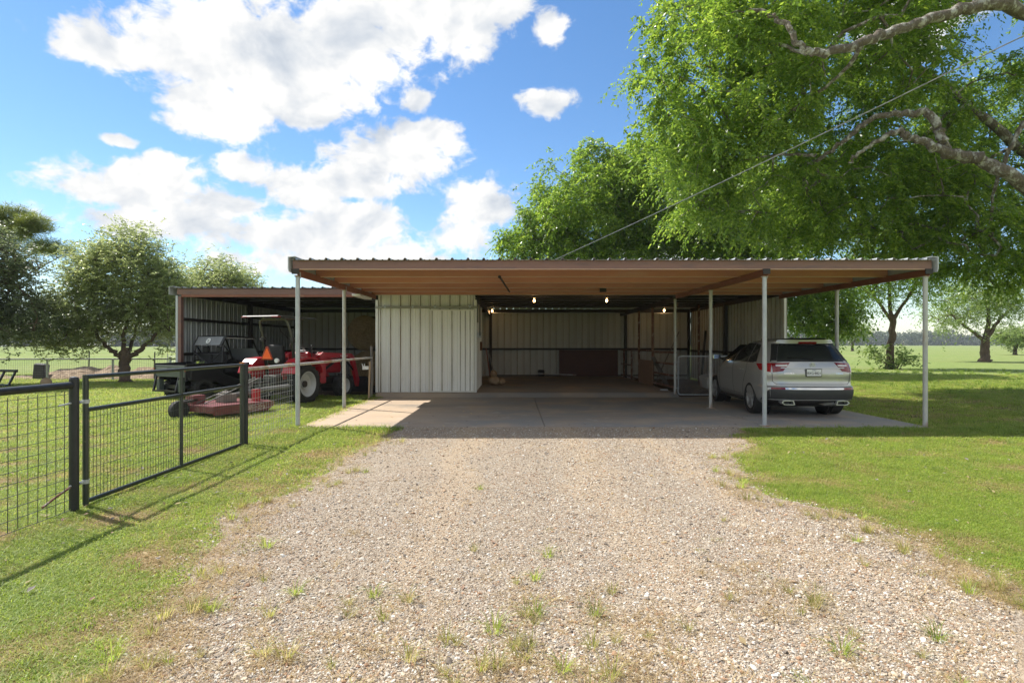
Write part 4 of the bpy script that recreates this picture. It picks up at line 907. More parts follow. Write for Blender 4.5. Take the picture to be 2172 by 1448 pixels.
# seat, triangle, lamp
b = MB(); b.prism([(-.20,1.06),(.34,1.06),(.34,1.17),(-.08,1.18),(-.16,1.62),(-.26,1.62),(-.28,1.2)], -.25, .25, 'x'); part('seat', b, M['seat'], bev=.05)
sm = part_empty('warning_triangle', TR, (-.02,-.52,1.24))
def tri(w, h): return [(-w,0),(-w+.04,-.02),(w-.04,-.02),(w,0),(.03,h),(-.03,h)]
b = MB(); b.prism(tri(.19,.34), 0, .01, 'y'); part('border', b, M['redlens'], sm); b = MB(); b.prism([(-.145,.012),(.145,.012),(.012,.285),(-.012,.285)], -.006, .0, 'y'); part('face', b, M['orange'], sm)
b = MB(); b.box((-.03,-.51,1.0),(.0,-.49,1.3)); part('triangle_bracket', b, M['blackm'])
b = MB(); b.lathe([(-.55,.0008),(-.55,.06),(-.535,.065),(-.48,.05),(-.47,.0008)], 16, 'y', (.30,0,1.20), closed=False); part('work_lamp', b, M['white'], smooth=True)
# body
b = MB(); b.box((-.22,-.45,.40),(.22,1.2,.80)); b.box((-.17,1.2,.42),(.17,2.3,.62)); part('transmission', b, pm('greasy_casting', (.03,.03,.03), (.05,.045,.04), 7, .6), bev=.03)
b = MB(); b.box((-.50,.15,.62),(.50,.95,.68)); part('platform', b, M['black'])
b = MB(); b.prism([(.95,.80),(2.42,.74),(2.46,.95),(2.36,1.16),(1.1,1.30),(.95,1.28)], -.29, .29, 'x'); hd = part('hood', b, M['red'], bev=.05)
b = MB(); b.box((-.24,2.445,.78),(.24,2.475,1.02)); part('grille', b, M['black'], hd)
b = MB(); b.prism([(.80,.80),(1.0,.80),(1.02,1.36),(.86,1.42),(.80,1.36)], -.27, .27, 'x'); part('dash', b, M['red'], bev=.03); b = MB(); b.box((-.10,.78,1.40),(.12,.92,1.47)); part('instrument', b, M['white'], bev=.01)
b = MB(); b.lathe([(.0,.19),(.012,.205),(.0,.22),(-.012,.205)], 28, 'z'); 
for k in range(3): a = k*2.094+.5; b.bar((0,0,-.03),(.2*math.cos(a),.2*math.sin(a),0),.02,.014)
b.tube([(0,0,-.02),(0,.10,-.22)], .02, 8); o = part('steering_wheel', b, pm('grey_plastic', (.25,.25,.25), None, 4, .5), smooth=True); o.location = (0,.68,1.56); o.rotation_euler = (R(-28),0,0)
b = MB()
for k in range(5): b.tube([(.30,1.0,1.38),(.34+.03*k,.98,1.46-.02*k),(.42+.02*k,1.10,1.36),(.46,1.22,1.22-.05*k),(.40,1.25,.95)], .012, 6)
b.tube([(.36,.86,1.0),(.38,.84,1.56)], .012, 6); b.ball((.38,.84,1.58),.03,8,6); part('hydraulic_hoses', b, M['black'], smooth=True)
b = MB(); b.tube([(-.2,1.55,1.2),(-.2,1.55,1.62)], .03, 8); part('exhaust_pipe', b, M['blackm'], smooth=True)
b = MB(); b.tube([(-.62,2.02,.375),(.62,2.02,.375)], .07, 10); part('front_axle', b, M['dark_steel']); b = MB(); b.tube([(-.8,0,.555),(.8,0,.555)], .09, 12); part('rear_axle', b, M['dark_steel'])
b = MB(); pr = [(2.98,.10),(3.62,.04),(3.64,.055),(3.02,.13),(2.97,.30),(3.02,.50),(3.10,.58),(3.07,.60),(2.98,.52),(2.93,.30)]; b.prism(pr, -.82, .82, 'x'); bk = part('bucket', b, M['blackm']); 
for s in (-1, 1): b = MB(); b.prism([(2.95,.10),(3.62,.045),(3.08,.58),(2.98,.50),(2.94,.30)], s*.80, s*.825, 'x'); part('bucket_side', b, M['blackm'], bk)
b = MB(); b.box((-.08,-1.0,.36),(.08,-.4,.44)); b.tube([(0,-.45,.62),(0,-.80,.62),(0,-1.25,.60)], .03, 8); b.tube([(.12,-.4,.5),(.35,-.9,.30)], .02, 6); b.tube([(-.12,-.4,.5),(-.35,-.9,.30)], .02, 6); b.tube([(.05,-.55,.82),(.30,-.85,.34)], .015, 6); part('three_point_hitch', b, M['dark_steel'], smooth=True)

# ---- rotary cutter hitched behind
M['oldgrey'] = pm('dull_steel', (.16,.155,.15), (.10,.097,.09), 9, .6, .2)
CU = thing('rotary_cutter', 'faded red mower deck hitched behind the tractor on the grass', 'mower', (-6.62, 13.12, 0), R(-30))
b = MB(); b.prism([(-.66,-.72),(.66,-.72),(.66,.70),(.30,.86),(-.30,.86),(-.66,.70)], .285, .305, 'z'); part('deck', b, M['redfade'], CU, bev=.004)
for s in (-1, 1): b = MB(); b.prism([(-.74,.11),(.58,.10),(.76,.22),(.76,.29),(.70,.31),(-.74,.31)], s*.655, s*.68, 'x'); part('side_skirt', b, M['redfade'], CU, bev=.004)
text('maker_lettering', 'Mahindra', .15, pm('faded_lettering', (.60,.46,.42), None, 9, .7), CU, (.683,.22,.205), (R(90),0,R(90)), .001, 1.0, .1)
b = MB(); b.box((-.654,-.745,.15),(.654,-.722,.29)); part('rear_skirt', b, M['redfade'], CU)
b = MB(); b.box((-.15,-.18,.305),(.15,.16,.50)); b.lathe([(.50,.0008),(.50,.11),(.55,.09),(.55,.0008)], 14, 'z', (0,0,0), closed=False); part('gearbox', b, M['greywood'], CU, bev=.02)
b = MB(); b.tube([(0,.16,.44),(.05,.8,.52),(.25,1.5,.58)], .06, 12); part('drive_shaft', b, M['oldgrey'], CU, smooth=True)
for s in (-1, 1): b = MB(); b.bar((s*.30,.62,.31),(s*.10,.80,.84),.02,.06); b.tube([(s*.08,.78,.82),(s*.14,-.62,.33)], .012, 6); part('mast', b, M['oldgrey'], CU)
b = MB(); b.box((.30,.42,.305),(.44,.56,.58)); part('hitch_bracket', b, M['red'], CU, bev=.006)
b = MB(); b.box((-.46,-.70,.305),(-.14,-.42,.50)); part('tail_bracket', b, M['redfade'], CU, bev=.008); b = MB(); b.bar((-.36,-.60,.40),(-.36,-.95,.36),.04,.05); b.bar((-.16,-.60,.40),(-.16,-.95,.36),.04,.05); b.tube([(-.38,-.95,.20),(-.14,-.95,.20)], .02, 8); b.bar((-.36,-.95,.37),(-.36,-.95,.18),.04,.04); b.bar((-.16,-.95,.37),(-.16,-.95,.18),.04,.04); part('tail_arm', b, M['dark_steel'], CU)
tw = part_empty('tail_wheel', CU, (-.26,-.95,.20)); tyre(MB(), .20, .16, .09).build('tyre', M['rubber'], tw, smooth=True); MB().lathe([(-.06,.0008),(-.06,.09),(.06,.09),(.06,.0008)], 18, 'x', closed=False).build('rim', M['dark_steel'], tw)

# ================================================================ utility vehicle
UT = thing('utility_vehicle', 'black side by side utility vehicle with cargo bed and roof behind the gate', 'utility vehicle', (-9.84, 16.30, 0), R(-25))
def up(name, b, mat, par=UT, smooth=False, bev=0): return b.build(name, mat, par, smooth=smooth, bevel=bev)
for y in (.55, 2.45):
    for s in (-1, 1):
        wh = part_empty('wheel', UT, (s*.60, y, .33)); lug_tyre(.33, .26, .17, 14, .026, 'tyre', wh)
        b = MB(); b.lathe([(-.11,.17),(.11,.17),(.12,.178),(.10,.16),(s*.03,.14),(s*.0,.05),(s*.0,.0008),(s*-.04,.0008),(s*-.04,.06),(-.10,.155)] if s > 0 else [(.11,.17),(-.11,.17),(-.12,.178),(-.10,.16),(-.03,.14),(0,.05),(0,.0008),(.04,.0008),(.04,.06),(.10,.155)], 24, 'x'); up('rim', b, M['blackm'], wh, True)
# cargo bed: floor, sides, tailgate
b = MB(); b.box((-.66,.03,.70),(.66,1.15,.74)); b.box((-.66,1.11,.74),(.66,1.15,1.05)); bed = up('cargo_bed', b, M['black'], bev=.01)
for s in (-1, 1): b = MB(); b.prism([(.02,.68),(1.16,.68),(1.18,1.07),(.0,1.05),(.0,1.0),(.02,.98)], s*.655, s*.695, 'x'); up('bed_side', b, M['black'], bed, bev=.015); b = MB(); b.tube([(s*.69,.0,1.06),(s*.69,1.15,1.075)], .022, 8); up('bed_rail', b, M['blackm'], bed, True)
b = MB(); b.box((-.64,-.02,.70),(.64,.025,1.03)); b.box((-.56,-.035,.80),(-.1,-.018,.95)); b.box((.1,-.035,.80),(.56,-.018,.95)); tg = up('tailgate', b, M['utvgreen'], bev=.012)
b = MB(); b.box((-.08,-.04,.90),(.08,-.02,.95)); up('latch', b, M['black'], tg);
b = MB(); b.box((-.70,-.03,.62),(-.655,.03,1.03)); b.box((.655,-.03,.62),(.70,.03,1.03)); up('tail_lamp_post', b, M['black'], bed)
for s in (-1, 1):
    b = MB(); b.box((s*.66,-.036,.86),(s*.695,-.028,.95)); up('tail_lamp', b, M['redlens'], bed)
    # side body: sill, rear fender, front fender
    b = MB(); b.prism([(.10,.60),(1.0,.50),(1.15,.42),(1.95,.36),(2.02,.46),(1.25,.72),(.95,.92),(.12,.90)], s*.60, s*.72, 'x'); up('side_panel', b, M['black'], bev=.03)
    b = MB(); b.prism([(2.02,.40),(2.10,.72),(2.30,.80),(2.75,.78),(2.95,.66),(3.0,.82),(2.6,1.02),(2.0,1.06),(1.92,.5)], s*.42, s*.74, 'x'); up('front_fender', b, M['black'], bev=.03)
    b = MB(); b.box((s*.694,.50,.955),(s*.698,.92,.972)); b.box((s*.694,.50,.925),(s*.698,.68,.943)); b.box((s*.694,.16,.93),(s*.698,.30,.95)); up('decal', b, M['trim_grey'])
    b = MB(); b.box((s*.40,-.06,.28),(s*.52,.08,.62)); up('mud_flap_post', b, M['utvgreen'])
    # cage
    b = MB(); b.tube([(s*.66,1.16,.74),(s*.66,1.18,1.10),(s*.60,1.24,1.66),(s*.57,1.32,1.80),(s*.57,1.50,1.86),(s*.57,2.15,1.82),(s*.60,2.30,1.76),(s*.67,2.62,1.06)], .026, 8); up('cage_tube', b, M['blackm'], smooth=True)
    b = MB(); b.tube([(s*.64,1.18,1.42),(0,1.18,1.02)], .02, 8); up('cage_brace', b, M['blackm'], smooth=True); b = MB(); b.tube([(s*.66,1.2,1.12),(s*.60,1.62,1.20),(s*.62,1.9,.9)], .018, 6); b.tube([(s*.63,1.25,1.60),(s*.66,1.75,.95)], .018, 6); up('side_bar', b, M['blackm'], smooth=True)
    sb = part_empty('seat', UT); MB().box((s*.30-.26,1.30,.98),(s*.30+.26,1.42,1.36)).build('seat_back', M['seat'], sb, bevel=.04, seg=3); MB().box((s*.30-.12,1.30,1.38),(s*.30+.12,1.40,1.56)).build('headrest', M['seat'], sb, bevel=.04, seg=3); MB().box((s*.30-.26,1.35,.78),(s*.30+.26,1.85,.90)).build('cushion', M['seat'], sb, bevel=.04, seg=3)
    b = MB(); b.tube([(s*.70,.80,.30),(s*.45,.6,.42)], .03, 8); up('suspension_arm', b, M['blackm'])
b = MB(); b.tube([(-.62,1.19,1.34),(.62,1.19,1.34)], .02, 8); up('cage_brace', b, M['blackm'], smooth=True)
b = MB(); b.prism([(1.16,1.62),(1.30,1.875),(1.50,1.905),(2.30,1.86),(2.42,1.81),(2.42,1.80),(2.28,1.845),(1.50,1.888),(1.32,1.855),(1.19,1.62)], -.64, .64, 'x'); rf = up('roof', b, M['black'], bev=.006)
b = MB(); b.prism([(1.14,1.61),(1.285,1.865),(1.30,1.86),(1.155,1.61)], -.56, .56, 'x'); up('roof_rear_panel', b, pm('satin_grey_panel', (.22,.225,.235), (.17,.175,.18), 5, .45), rf)
em = part_empty('emblem', rf, (.0,1.203,1.738), (R(-30),0,0)); b = MB(); b.lathe([(0,.050),(0,.092),(-.006,.092),(-.006,.050)], 26, 'y', (0,-.004,0)); b.bar((-.05,-.008,-.03),(.05,-.008,.03),.028,.006,(0,1,0)); b.build('emblem_ring', M['white'], rf).parent = em
b = MB(); b.tube([(-.60,1.30,1.83),(-.60,2.3,1.80)], .012, 6); b.tube([(.60,1.30,1.83),(.60,2.3,1.80)], .012, 6); up('roof_edge_light', b, M['porcelain'], rf)
b = MB(); b.prism([(1.95,.45),(3.0,.62),(2.98,.90),(2.6,1.06),(2.05,1.14),(1.95,1.1)], -.50, .50, 'x'); up('hood', b, M['black'], bev=.04)
b = MB(); b.add([(-.62,2.60,1.08),(.62,2.60,1.08),(.58,2.40,1.50),(-.58,2.40,1.50),(-.62,2.61,1.08),(.62,2.61,1.08),(.58,2.41,1.50),(-.58,2.41,1.50)], [(0,1,2,3),(7,6,5,4),(0,4,5,1),(1,5,6,2),(2,6,7,3),(3,7,4,0)]); up('windscreen', b, pm('dusty_acrylic', (.33,.35,.36), (.28,.3,.31), 3, .12))
b = MB(); b.box((-.5,.1,.36),(.5,2.7,.46)); up('chassis', b, M['blackm']); b = MB(); b.lathe([(0,.14),(.012,.155),(0,.17),(-.012,.155)], 20, 'y'); o = up('steering_wheel', b, M['black'], smooth=True); o.location = (-.3,1.98,1.18); o.rotation_euler = (R(40),0,0)
b = MB(); b.bar((-.62,-.10,.30),(.40,-.10,.30),.05,.05); b.bar((-.60,-.10,.30),(-.60,.0,.75),.05,.05); b.bar((.38,-.10,.30),(.38,.0,.70),.05,.05); up('hitch_frame', b, M['blackm'])
# pocket of weeds in the bed
wd = MB()
for k in range(60):
    a = random.uniform(0,6.28); p = Vector((random.gauss(.22,.05), random.gauss(.75,.05), 1.0)); q = p+Vector((math.cos(a)*.09, math.sin(a)*.09, random.uniform(.03,.16))); n_ = (q-p).cross(Vector((0,0,1))).normalized()*.012
    wd.add([p, (p+q)/2+n_, q, (p+q)/2-n_], [(0,1,2,3)])
o = wd.build('weed_clump', None); WEEDC = o
tag(o, 'small green weeds lying in the cargo bed of the utility vehicle', 'plant'); o.matrix_world = Matrix.Translation((-9.84,16.30,0)) @ Matrix.Rotation(R(-25),4,'Z')

# ================================================================ hay bales
def bale(loc, r, w, rz, lb):
    b = MB(); prof = [(-w/2,.002),(-w/2,r*.5),(-w/2-.01,r*.85),(-w/2+.06,r*.985),(-w/4,r),(w/4,r),(w/2-.06,r*.985),(w/2+.01,r*.85),(w/2,r*.5),(w/2,.002)]
    b.lathe(prof, 40, 'y', closed=False)
    b.v = [(x+random.gauss(0,.01), y+random.gauss(0,.012), z+random.gauss(0,.01)) for x, y, z in b.v]
    o = b.build('hay_bale', M['hay'], smooth=True); o.location = loc; o.rotation_euler = (0,0,rz); tag(o, lb, 'hay bale', 'round bales in the left bay')
    # loose straw on its face, swirling round the centre
    s = MB()
    for k in range(900):
        a = random.uniform(0,6.28); q = r*math.sqrt(random.random())*.97; x, z = q*math.cos(a), q*math.sin(a); l = random.uniform(.05,.16); t = a+math.pi/2+random.gauss(0,.35)
        p0 = Vector((x, -w/2-random.uniform(.0,.03), z)); p1 = p0+Vector((math.cos(t)*l, -random.uniform(-.01,.025), math.sin(t)*l)); nn = Vector((-math.sin(t),0,math.cos(t)))*.005
        s.add([p0-nn, p1, p0+nn], [(0,1,2)])
    s.build('loose_straw', M['straw'], o); return o
M['straw'] = leafmat('straw', (.20,.13,.05), (.32,.22,.10), (.42,.31,.15), .2)
bale((-5.62, 22.3, .70), .70, 1.3, R(6), 'round hay bale on the floor, under the other bale'); bale((-5.68, 22.4, 2.06), .68, 1.3, R(-5), 'round hay bale resting on top of the other bale')

# ================================================================ things inside the barn
o = MB().box((2.1,26.36,.155),(4.82,26.40,1.355)).build('plywood_board', M['redboard'], bevel=.004); tag(o, 'large reddish brown board leaning on the back wall', 'board')
t = thing('pipe_corral', 'rusty pipe stall fence running back from the galvanised carport post', 'fence', (4.95, 0, 0))
for y, z1, nm in ((20.3, 3.05, 'post'), (22.5, 3.05, 'post'), (23.9, 1.35, 'post'), (25.6, 1.35, 'post')):
    b = MB(); b.tube([(0,y,.15),(0,y,z1)], .045, 10); b.build(nm, M['rust'], t, smooth=True)
for z in (1.38, 1.02, .66, .30):
    b = MB(); b.tube([(0,17.4,z),(0,20.26,z-.02)], .036, 10); b.build('rail', M['rust'], t, smooth=True)
b = MB(); b.tube([(0,20.34,1.40),(0,26.2,1.38)], .036, 10); b.build('rail', M['rust'], t, smooth=True); b = MB(); b.tube([(0,22.6,.25),(0,26.2,.24)], .03, 8); b.build('rail', M['rust'], t, smooth=True); b = MB(); b.tube([(0,23.9,.75),(0,26.2,.74)], .03, 8); b.build('rail', M['rust'], t, smooth=True)
o = MB().box((4.89,20.05,.17),(4.905,22.3,1.05)).build('chipboard_sheet', M['osb']); tag(o, 'reddish chipboard sheet fixed to the stall fence', 'board')
# chain link gate
t = thing('chain_link_gate', 'small galvanised chain link gate standing beside the parked car', 'gate', (0, 17.33, 0))
gx0, gx1, gz0, gz1, r = 5.0, 6.75, .10, 1.27, .09
path = []
for cx_, cz_, a0 in ((gx0+r,gz0+r,180),(gx1-r,gz0+r,270),(gx1-r,gz1-r,0),(gx0+r,gz1-r,90)):
    for k in range(5): a = R(a0+k*22.5); path.append((cx_+r*math.cos(a), 0, cz_+r*math.sin(a)))
path.append(path[0]); b = MB(); b.tube(path, .021, 8, cap=False); b.build('gate_frame', M['galv'], t, smooth=True)
b = MB(); st = .075; W, Hh = gx1-gx0, gz1-gz0
n = int((W+Hh)/st)
for k in range(1, n):
    c = k*st
    p0 = (max(0,c-Hh), min(c,Hh)); p1 = (min(c,W), max(0,c-W))
    b.tube([(gx0+p0[0],.004,gz0+p0[1]),(gx0+p1[0],.004,gz0+p1[1])], .0034, 4); b.tube([(gx1-p0[0],-.004,gz0+p0[1]),(gx1-p1[0],-.004,gz0+p1[1])], .0034, 4)
b.build('chain_link', M['wire_light'], t)
for z in (.30, 1.08): b = MB(); b.tube([(4.92,-.02,z),(5.03,0,z)], .018, 8); b.build('hinge', M['galv'], t)
# slatted rack, boards, debris in the stall
M['oldwood'] = pm('old_grey_wood', (.12,.10,.085), (.08,.07,.06), 8, .85)
t = thing('slatted_rack', 'old slatted wooden rack leaning in the stall behind the pipe rails', 'rack', (5.35, 19.6, .0), R(70))
for k in range(7): MB().bar((-.5+k*.17,0,.1),(-.5+k*.17,.55,1.2),.05,.02).build('slat', M['oldwood'], t)
for q in (.2,.8): MB().bar((-.6,.1+q*.45,.15+q*1.0),(.62,.1+q*.45,.15+q*1.0),.05,.03).build('crosspiece', M['oldwood'], t)
o = MB().bar((5.3,21.5,.1),(6.1,21.0,2.1),.06,.03).build('loose_board', M['greywood']); tag(o, 'long grey board leaning inside the stall', 'board')
o = MB().bar((7.9,24.0,.0),(8.05,23.9,2.2),.08,.05).build('loose_board', M['dark_steel']); tag(o, 'dark upright bar leaning on the right wall of the stall', 'bar')
o = MB().box((-.22,-.18,0),(.22,.18,.38)).build('plastic_crate', M['galvrust'], bevel=.02); o.location = (6.35,18.5,.28); o.rotation_euler = (R(10),R(-15),R(20)); tag(o, 'grey crate tilted on brush behind the chain link gate', 'crate')
br = MB()
for k in range(420):
    a = random.uniform(0,6.28); p = Vector((random.gauss(6.2,.4), random.gauss(18.6,.35), random.uniform(.0,.3))); q = p+Vector((math.cos(a)*.3, math.sin(a)*.3, random.uniform(-.05,.18))); n_ = Vector((-math.sin(a),math.cos(a),.3))*.008
    br.add([p-n_, q, p+n_], [(0,1,2)])
stuff(br.build('brush_pile', M['straw']), 'pile of dry brush behind the chain link gate', 'brush')
o = MB().box((-.15,-.15,0),(.15,.15,.30)).build('bucket', M['dark_steel'], bevel=.05); o.location = (1.25,26.1,.152); tag(o, 'small dark box on the floor at the back wall', 'box')
o = MB().bar((.95,25.9,.30),(2.85,26.1,.22),.05,.04).build('grey_pole', M['galvrust']); tag(o, 'thin grey pole lying along the foot of the back wall', 'pole')
o = MB().box((5.35-.12,18.3,.0),(5.35+.1,18.42,.04)).build('brick_scrap', M['trim_grey']); o.location = (-.5,0,.15); tag(o, 'small pale scrap on the floor by the stall rails', 'scrap')
for k, (x0, lean, lb, mt) in enumerate(((-.98,.14,'brown board leaning on the storage room side wall','brown2'),(-.90,.22,'grey panel leaning beside the storage room','greywood'))):
    o = MB().bar((x0+lean,21.1+k*.5,.16),(x0-.05,21.2+k*.5,1.45-k*.1),.5,.03,(1,0,0)).build('leaning_board', M[mt]); tag(o, lb, 'board')
b = MB(); b.ball((0,0,.16),.19,12,8,(1.2,.9,.85)); b.ball((-.02,0,.40),.13,12,8); b.ball((.25,.05,.13),.15,12,8,(1.1,1,.8)); b.v = [(x+random.gauss(0,.012),y+random.gauss(0,.012),max(0,z+random.gauss(0,.012))) for x,y,z in b.v]
o = b.build('burlap_bundle', M['wood'], smooth=True); o.location = (-.72,20.7,.152); tag(o, 'tan bundle on the floor at the corner of the storage room', 'bundle')
# long thin conduit on the back eave
b = MB(); b.tube([(-.95,25.2,3.02),(7.0,25.2,3.0)], .012, 6); o = b.build('ceiling_conduit', M['galv']); tag(o, 'thin conduit running under the barn roof along the back', 'conduit')
# service mast and cable
t = thing('service_mast', 'short service mast on the barn roof carrying the power cable', 'mast', (.645, 19.5, 3.30))
b = MB(); b.tube([(0,0,0),(0,0,.95)], .035, 10); b.build('mast', M['galv'], t, smooth=True); b = MB(); b.ball((0,0,.98),.07,10,8); b.build('weather_head', M['galv'], t, smooth=True)
A_, B_ = at(1130, 572, 19.5), at(2172, 40, 7.4); B2 = B_+(B_-A_)*.9
cb = MB()
for ph in (0, 2.1, 4.2):
    pts = []; n = 260
    for k in range(n+1):
        u = k/n; p = A_.lerp(B2, u); p.z -= .22*math.sin(math.pi*u); th = ph+u*150; pts.append(p+Vector((.006*math.cos(th), 0, .006*math.sin(th))))
    cb.tube(pts, .0042, 5)
o = cb.build('power_cable', M['cable'], smooth=True); tag(o, 'twisted power cable crossing in front of the trees down to the barn roof', 'cable')
# ================================================================ trees
def ellip_points(ells, n, r):
    vol = np.array([e[3]*e[4]*e[5]*(e[6] if len(e) > 6 else 1) for e in ells], float); cnt = np.maximum(1, (n*vol/vol.sum()).astype(int)); out = []
    for e, c in zip(ells, cnt):
        d = r.normal(size=(c, 3)); d /= np.linalg.norm(d, axis=1)[:, None]; q = r.uniform(.12, 1, (c, 1))**(1/2.6)
        out.append(np.array(e[:3])+d*q*np.array(e[3:6]))
    return np.concatenate(out)
def norm(a): return a/np.maximum(np.linalg.norm(a, axis=-1, keepdims=True), 1e-9)
def leaf_arrays(base, d, nrm, l, w, fold=.0):
    s = norm(np.cross(d, nrm)); mid = base+d*(l*.45)[:, None]
    V = np.stack([base, mid+s*w[:, None], base+d*l[:, None], mid-s*w[:, None]], 1).reshape(-1, 3)
    Q = np.arange(len(V)).reshape(-1, 4); return V, Q
def foliage(centers, r, twigs, lpt, tl, ll, lw, spread, droop, updir=.35):
    """twigs leave each cluster centre, leaves sit alternately along the twigs"""
    nC = len(centers); c = np.repeat(centers, twigs, 0); n = len(c)
    d = r.normal(size=(n, 3)); d[:, 2] = d[:, 2]*.6+updir*r.normal(.4, .6, n); d = norm(d)
    start = c+r.normal(size=(n, 3))*spread; L = tl*r.uniform(.5, 1.3, n)
    k = np.tile(np.linspace(.05, 1, lpt), n); d2 = np.repeat(d, lpt, 0); s2 = np.repeat(start, lpt, 0); L2 = np.repeat(L, lpt)
    pos = s2+d2*(L2*k)[:, None]; pos[:, 2] -= droop*L2*k**2
    m = len(pos); side = norm(np.cross(d2, np.array([0, 0, 1.0]))+1e-6); sg = np.where(np.arange(m) % 2 == 0, 1, -1)[:, None]
    ld = norm(d2*.6+side*sg*.8+r.normal(size=(m, 3))*.35+np.array([0, 0, -droop*.9]))
    nr = norm(np.array([0, 0, 1.0])+r.normal(size=(m, 3))*.55)
    sz = r.uniform(.65, 1.25, m)
    return leaf_arrays(pos, ld, nr, ll*sz, lw*sz)
def make_tree(name, label, base, limbs, ells, nclu, seed, leaf, wood, mat, group='trees around the barn', clu=None, tip=.012, rexp=.45, rmax=.2, extra=None):
    """limbs: list of (points, r0, r1); cluster centres join the nearest branch node, as twigs do"""
    r = np.random.default_rng(seed); rr = random.Random(seed)
    t = thing(name, label, 'tree', (base[0], base[1], 0), group=group); B = np.array([base[0], base[1], 0.0])
    tm = MB(); nodes = []
    for pts, r0, r1 in limbs:
        P = [Vector(p) for p in pts]; q = []                # Catmull-Rom through the given points
        for i in range(len(P)-1):
            p0, p1, p2, p3 = P[max(i-1,0)], P[i], P[i+1], P[min(i+2,len(P)-1)]
            for k in range(6):
                u = k/6; q.append(.5*((2*p1)+(-p0+p2)*u+(2*p0-5*p1+4*p2-p3)*u*u+(-p0+3*p1-3*p2+p3)*u**3))
        q.append(P[-1]); n = len(q)
        q = [v+Vector((rr.gauss(0,1),rr.gauss(0,1),rr.gauss(0,1)))*min(.03, r0*.25)*(1 if 0 < i < n-1 else 0) for i, v in enumerate(q)]
        rs = [(r0+(r1-r0)*(i/(n-1))**.8)*rr.uniform(.92,1.08) for i in range(n)]
        if abs(q[0].z) < .05: rs[0] *= 1.45; rs[1] *= 1.12
        tm.tube([v-Vector(B) for v in q], rs, 10)
        nodes += [tuple(v) for i, v in enumerate(q) if i > n*.35]
    C = ellip_points(ells, nclu, r)
    N0 = np.array(nodes); order = np.argsort(np.min(np.linalg.norm(C[:, None]-N0[None], axis=2), axis=1)); C = C[order]
    A = list(N0); par = []; AA = np.zeros((len(N0)+len(C), 3)); AA[:len(N0)] = N0; na = len(N0); root = N0.mean(0)
    for c in C:
        dd = np.linalg.norm(AA[:na]-c, axis=1); par.append(int(np.argmin(dd))); AA[na] = c; na += 1
    cntd = np.ones(na); 
    for i in range(len(C)-1, -1, -1): cntd[par[i]] += cntd[len(N0)+i]
    bm_ = tm
    for i, c in enumerate(C):
        j = par[i]; p = Vector(AA[j]); q = Vector(c); rad = min(rmax, tip*cntd[len(N0)+i]**rexp); radp = min(rmax, tip*(cntd[j] if j >= len(N0) else cntd[len(N0)+i]*1.5)**rexp); radp = min(radp, rad*1.7)
        L = (q-p).length; mid = p.lerp(q, .5)+Vector((rr.gauss(0,1),rr.gauss(0,1),rr.gauss(0,1)+.4))*L*.09
        bm_.tube([p-Vector(B), mid-Vector(B), q-Vector(B)], [radp, (rad+radp)/2, rad*.75], 5, cap=False)
    bm_.build('trunk', wood, t, smooth=True)
    V, Q = foliage(C, r, *leaf)
    V = V-B; V[:, 2] = np.maximum(V[:, 2], .05); o = obj('crown', np_mesh('crown', V, Q), mat, t)
    return t
LM = {'pecan': leafmat('pecan_leaf', (.085,.16,.024), (.145,.24,.036), (.25,.34,.055), .57, .34), 'shady': leafmat('shaded_oak_leaf', (.085,.115,.052), (.125,.16,.072), (.18,.215,.10), .4, .35), 'oak': leafmat('live_oak_leaf', (.17,.215,.085), (.245,.295,.12), (.33,.37,.165), .52, .33),  # the darker oak leaf is the live oak's with its shade painted in
      'pale': leafmat('pale_leaf', (.14,.21,.055), (.20,.28,.08), (.26,.33,.11), .5), 'pine': leafmat('pine_needle', (.09,.13,.025), (.15,.20,.035), (.22,.25,.05), .35), 'dark': leafmat('dark_leaf', (.025,.045,.016), (.04,.068,.022), (.065,.10,.03), .3)}
WEEDC.data.materials.append(LM['pale'])
# leaf = (twigs per cluster, leaves per twig, twig length, leaf length, leaf half width, spread, droop)
def limbpx(L): return [tuple(at(px, py, Y)) for px, py, Y in L]
TA = (17.6, 16.6)
la0 = [(17.6,16.6,0),(17.55,16.5,2.2),(17.2,16.2,4.4)]
la1 = [(17.2,16.2,4.0),(15.8,15.2,6.9),(13.8,14.0,8.7)]+limbpx([(2150,18,13.0),(2060,15,12.9),(1985,40,12.8),(1900,62,12.7),(1830,90,12.6),(1760,108,12.5),(1725,112,12.5),(1695,95,12.5),(1672,55,12.6),(1640,35,12.8),(1590,20,13.0)])
la2 = [(17.3,16.4,2.6),(16.2,15.6,3.9),(14.2,14.4,4.75)]+limbpx([(2172,392,13.6),(2090,345,13.6),(2040,330,13.6),(2008,322,13.6),(1996,285,13.6),(1978,248,13.7),(1940,240,13.8),(1890,243,13.9),(1838,262,14.1),(1790,300,14.4),(1750,330,14.8)])
la3 = limbpx([(2012,326,13.6),(1975,306,13.5),(1935,290,13.5),(1900,282,13.5),(1870,292,13.6),(1830,318,13.8),(1800,345,14.2)])
la4 = [(17.2,16.2,4.3),(16.6,17.2,6.5),(14.6,18.2,9.2),(11.6,18.0,11.4)]; la5 = [(17.5,16.5,3.2),(18.4,18.6,5.6),(18.8,21,8.2)]
la6 = limbpx([(1760,108,12.5),(1700,112,12.9),(1650,92,13.4),(1580,95,14.2)]); la7 = limbpx([(1830,90,12.6),(1790,150,13.4),(1700,220,14.5),(1600,290,15.6)])
la8 = limbpx([(1730,330,14.9),(1640,330,15.6),(1520,350,16.4)]); la9 = limbpx([(2172,260,15),(2140,320,15),(2110,400,15.4),(2100,500,16.2)])
PE = (17, 18, .62, .125, .028, .13, .75)
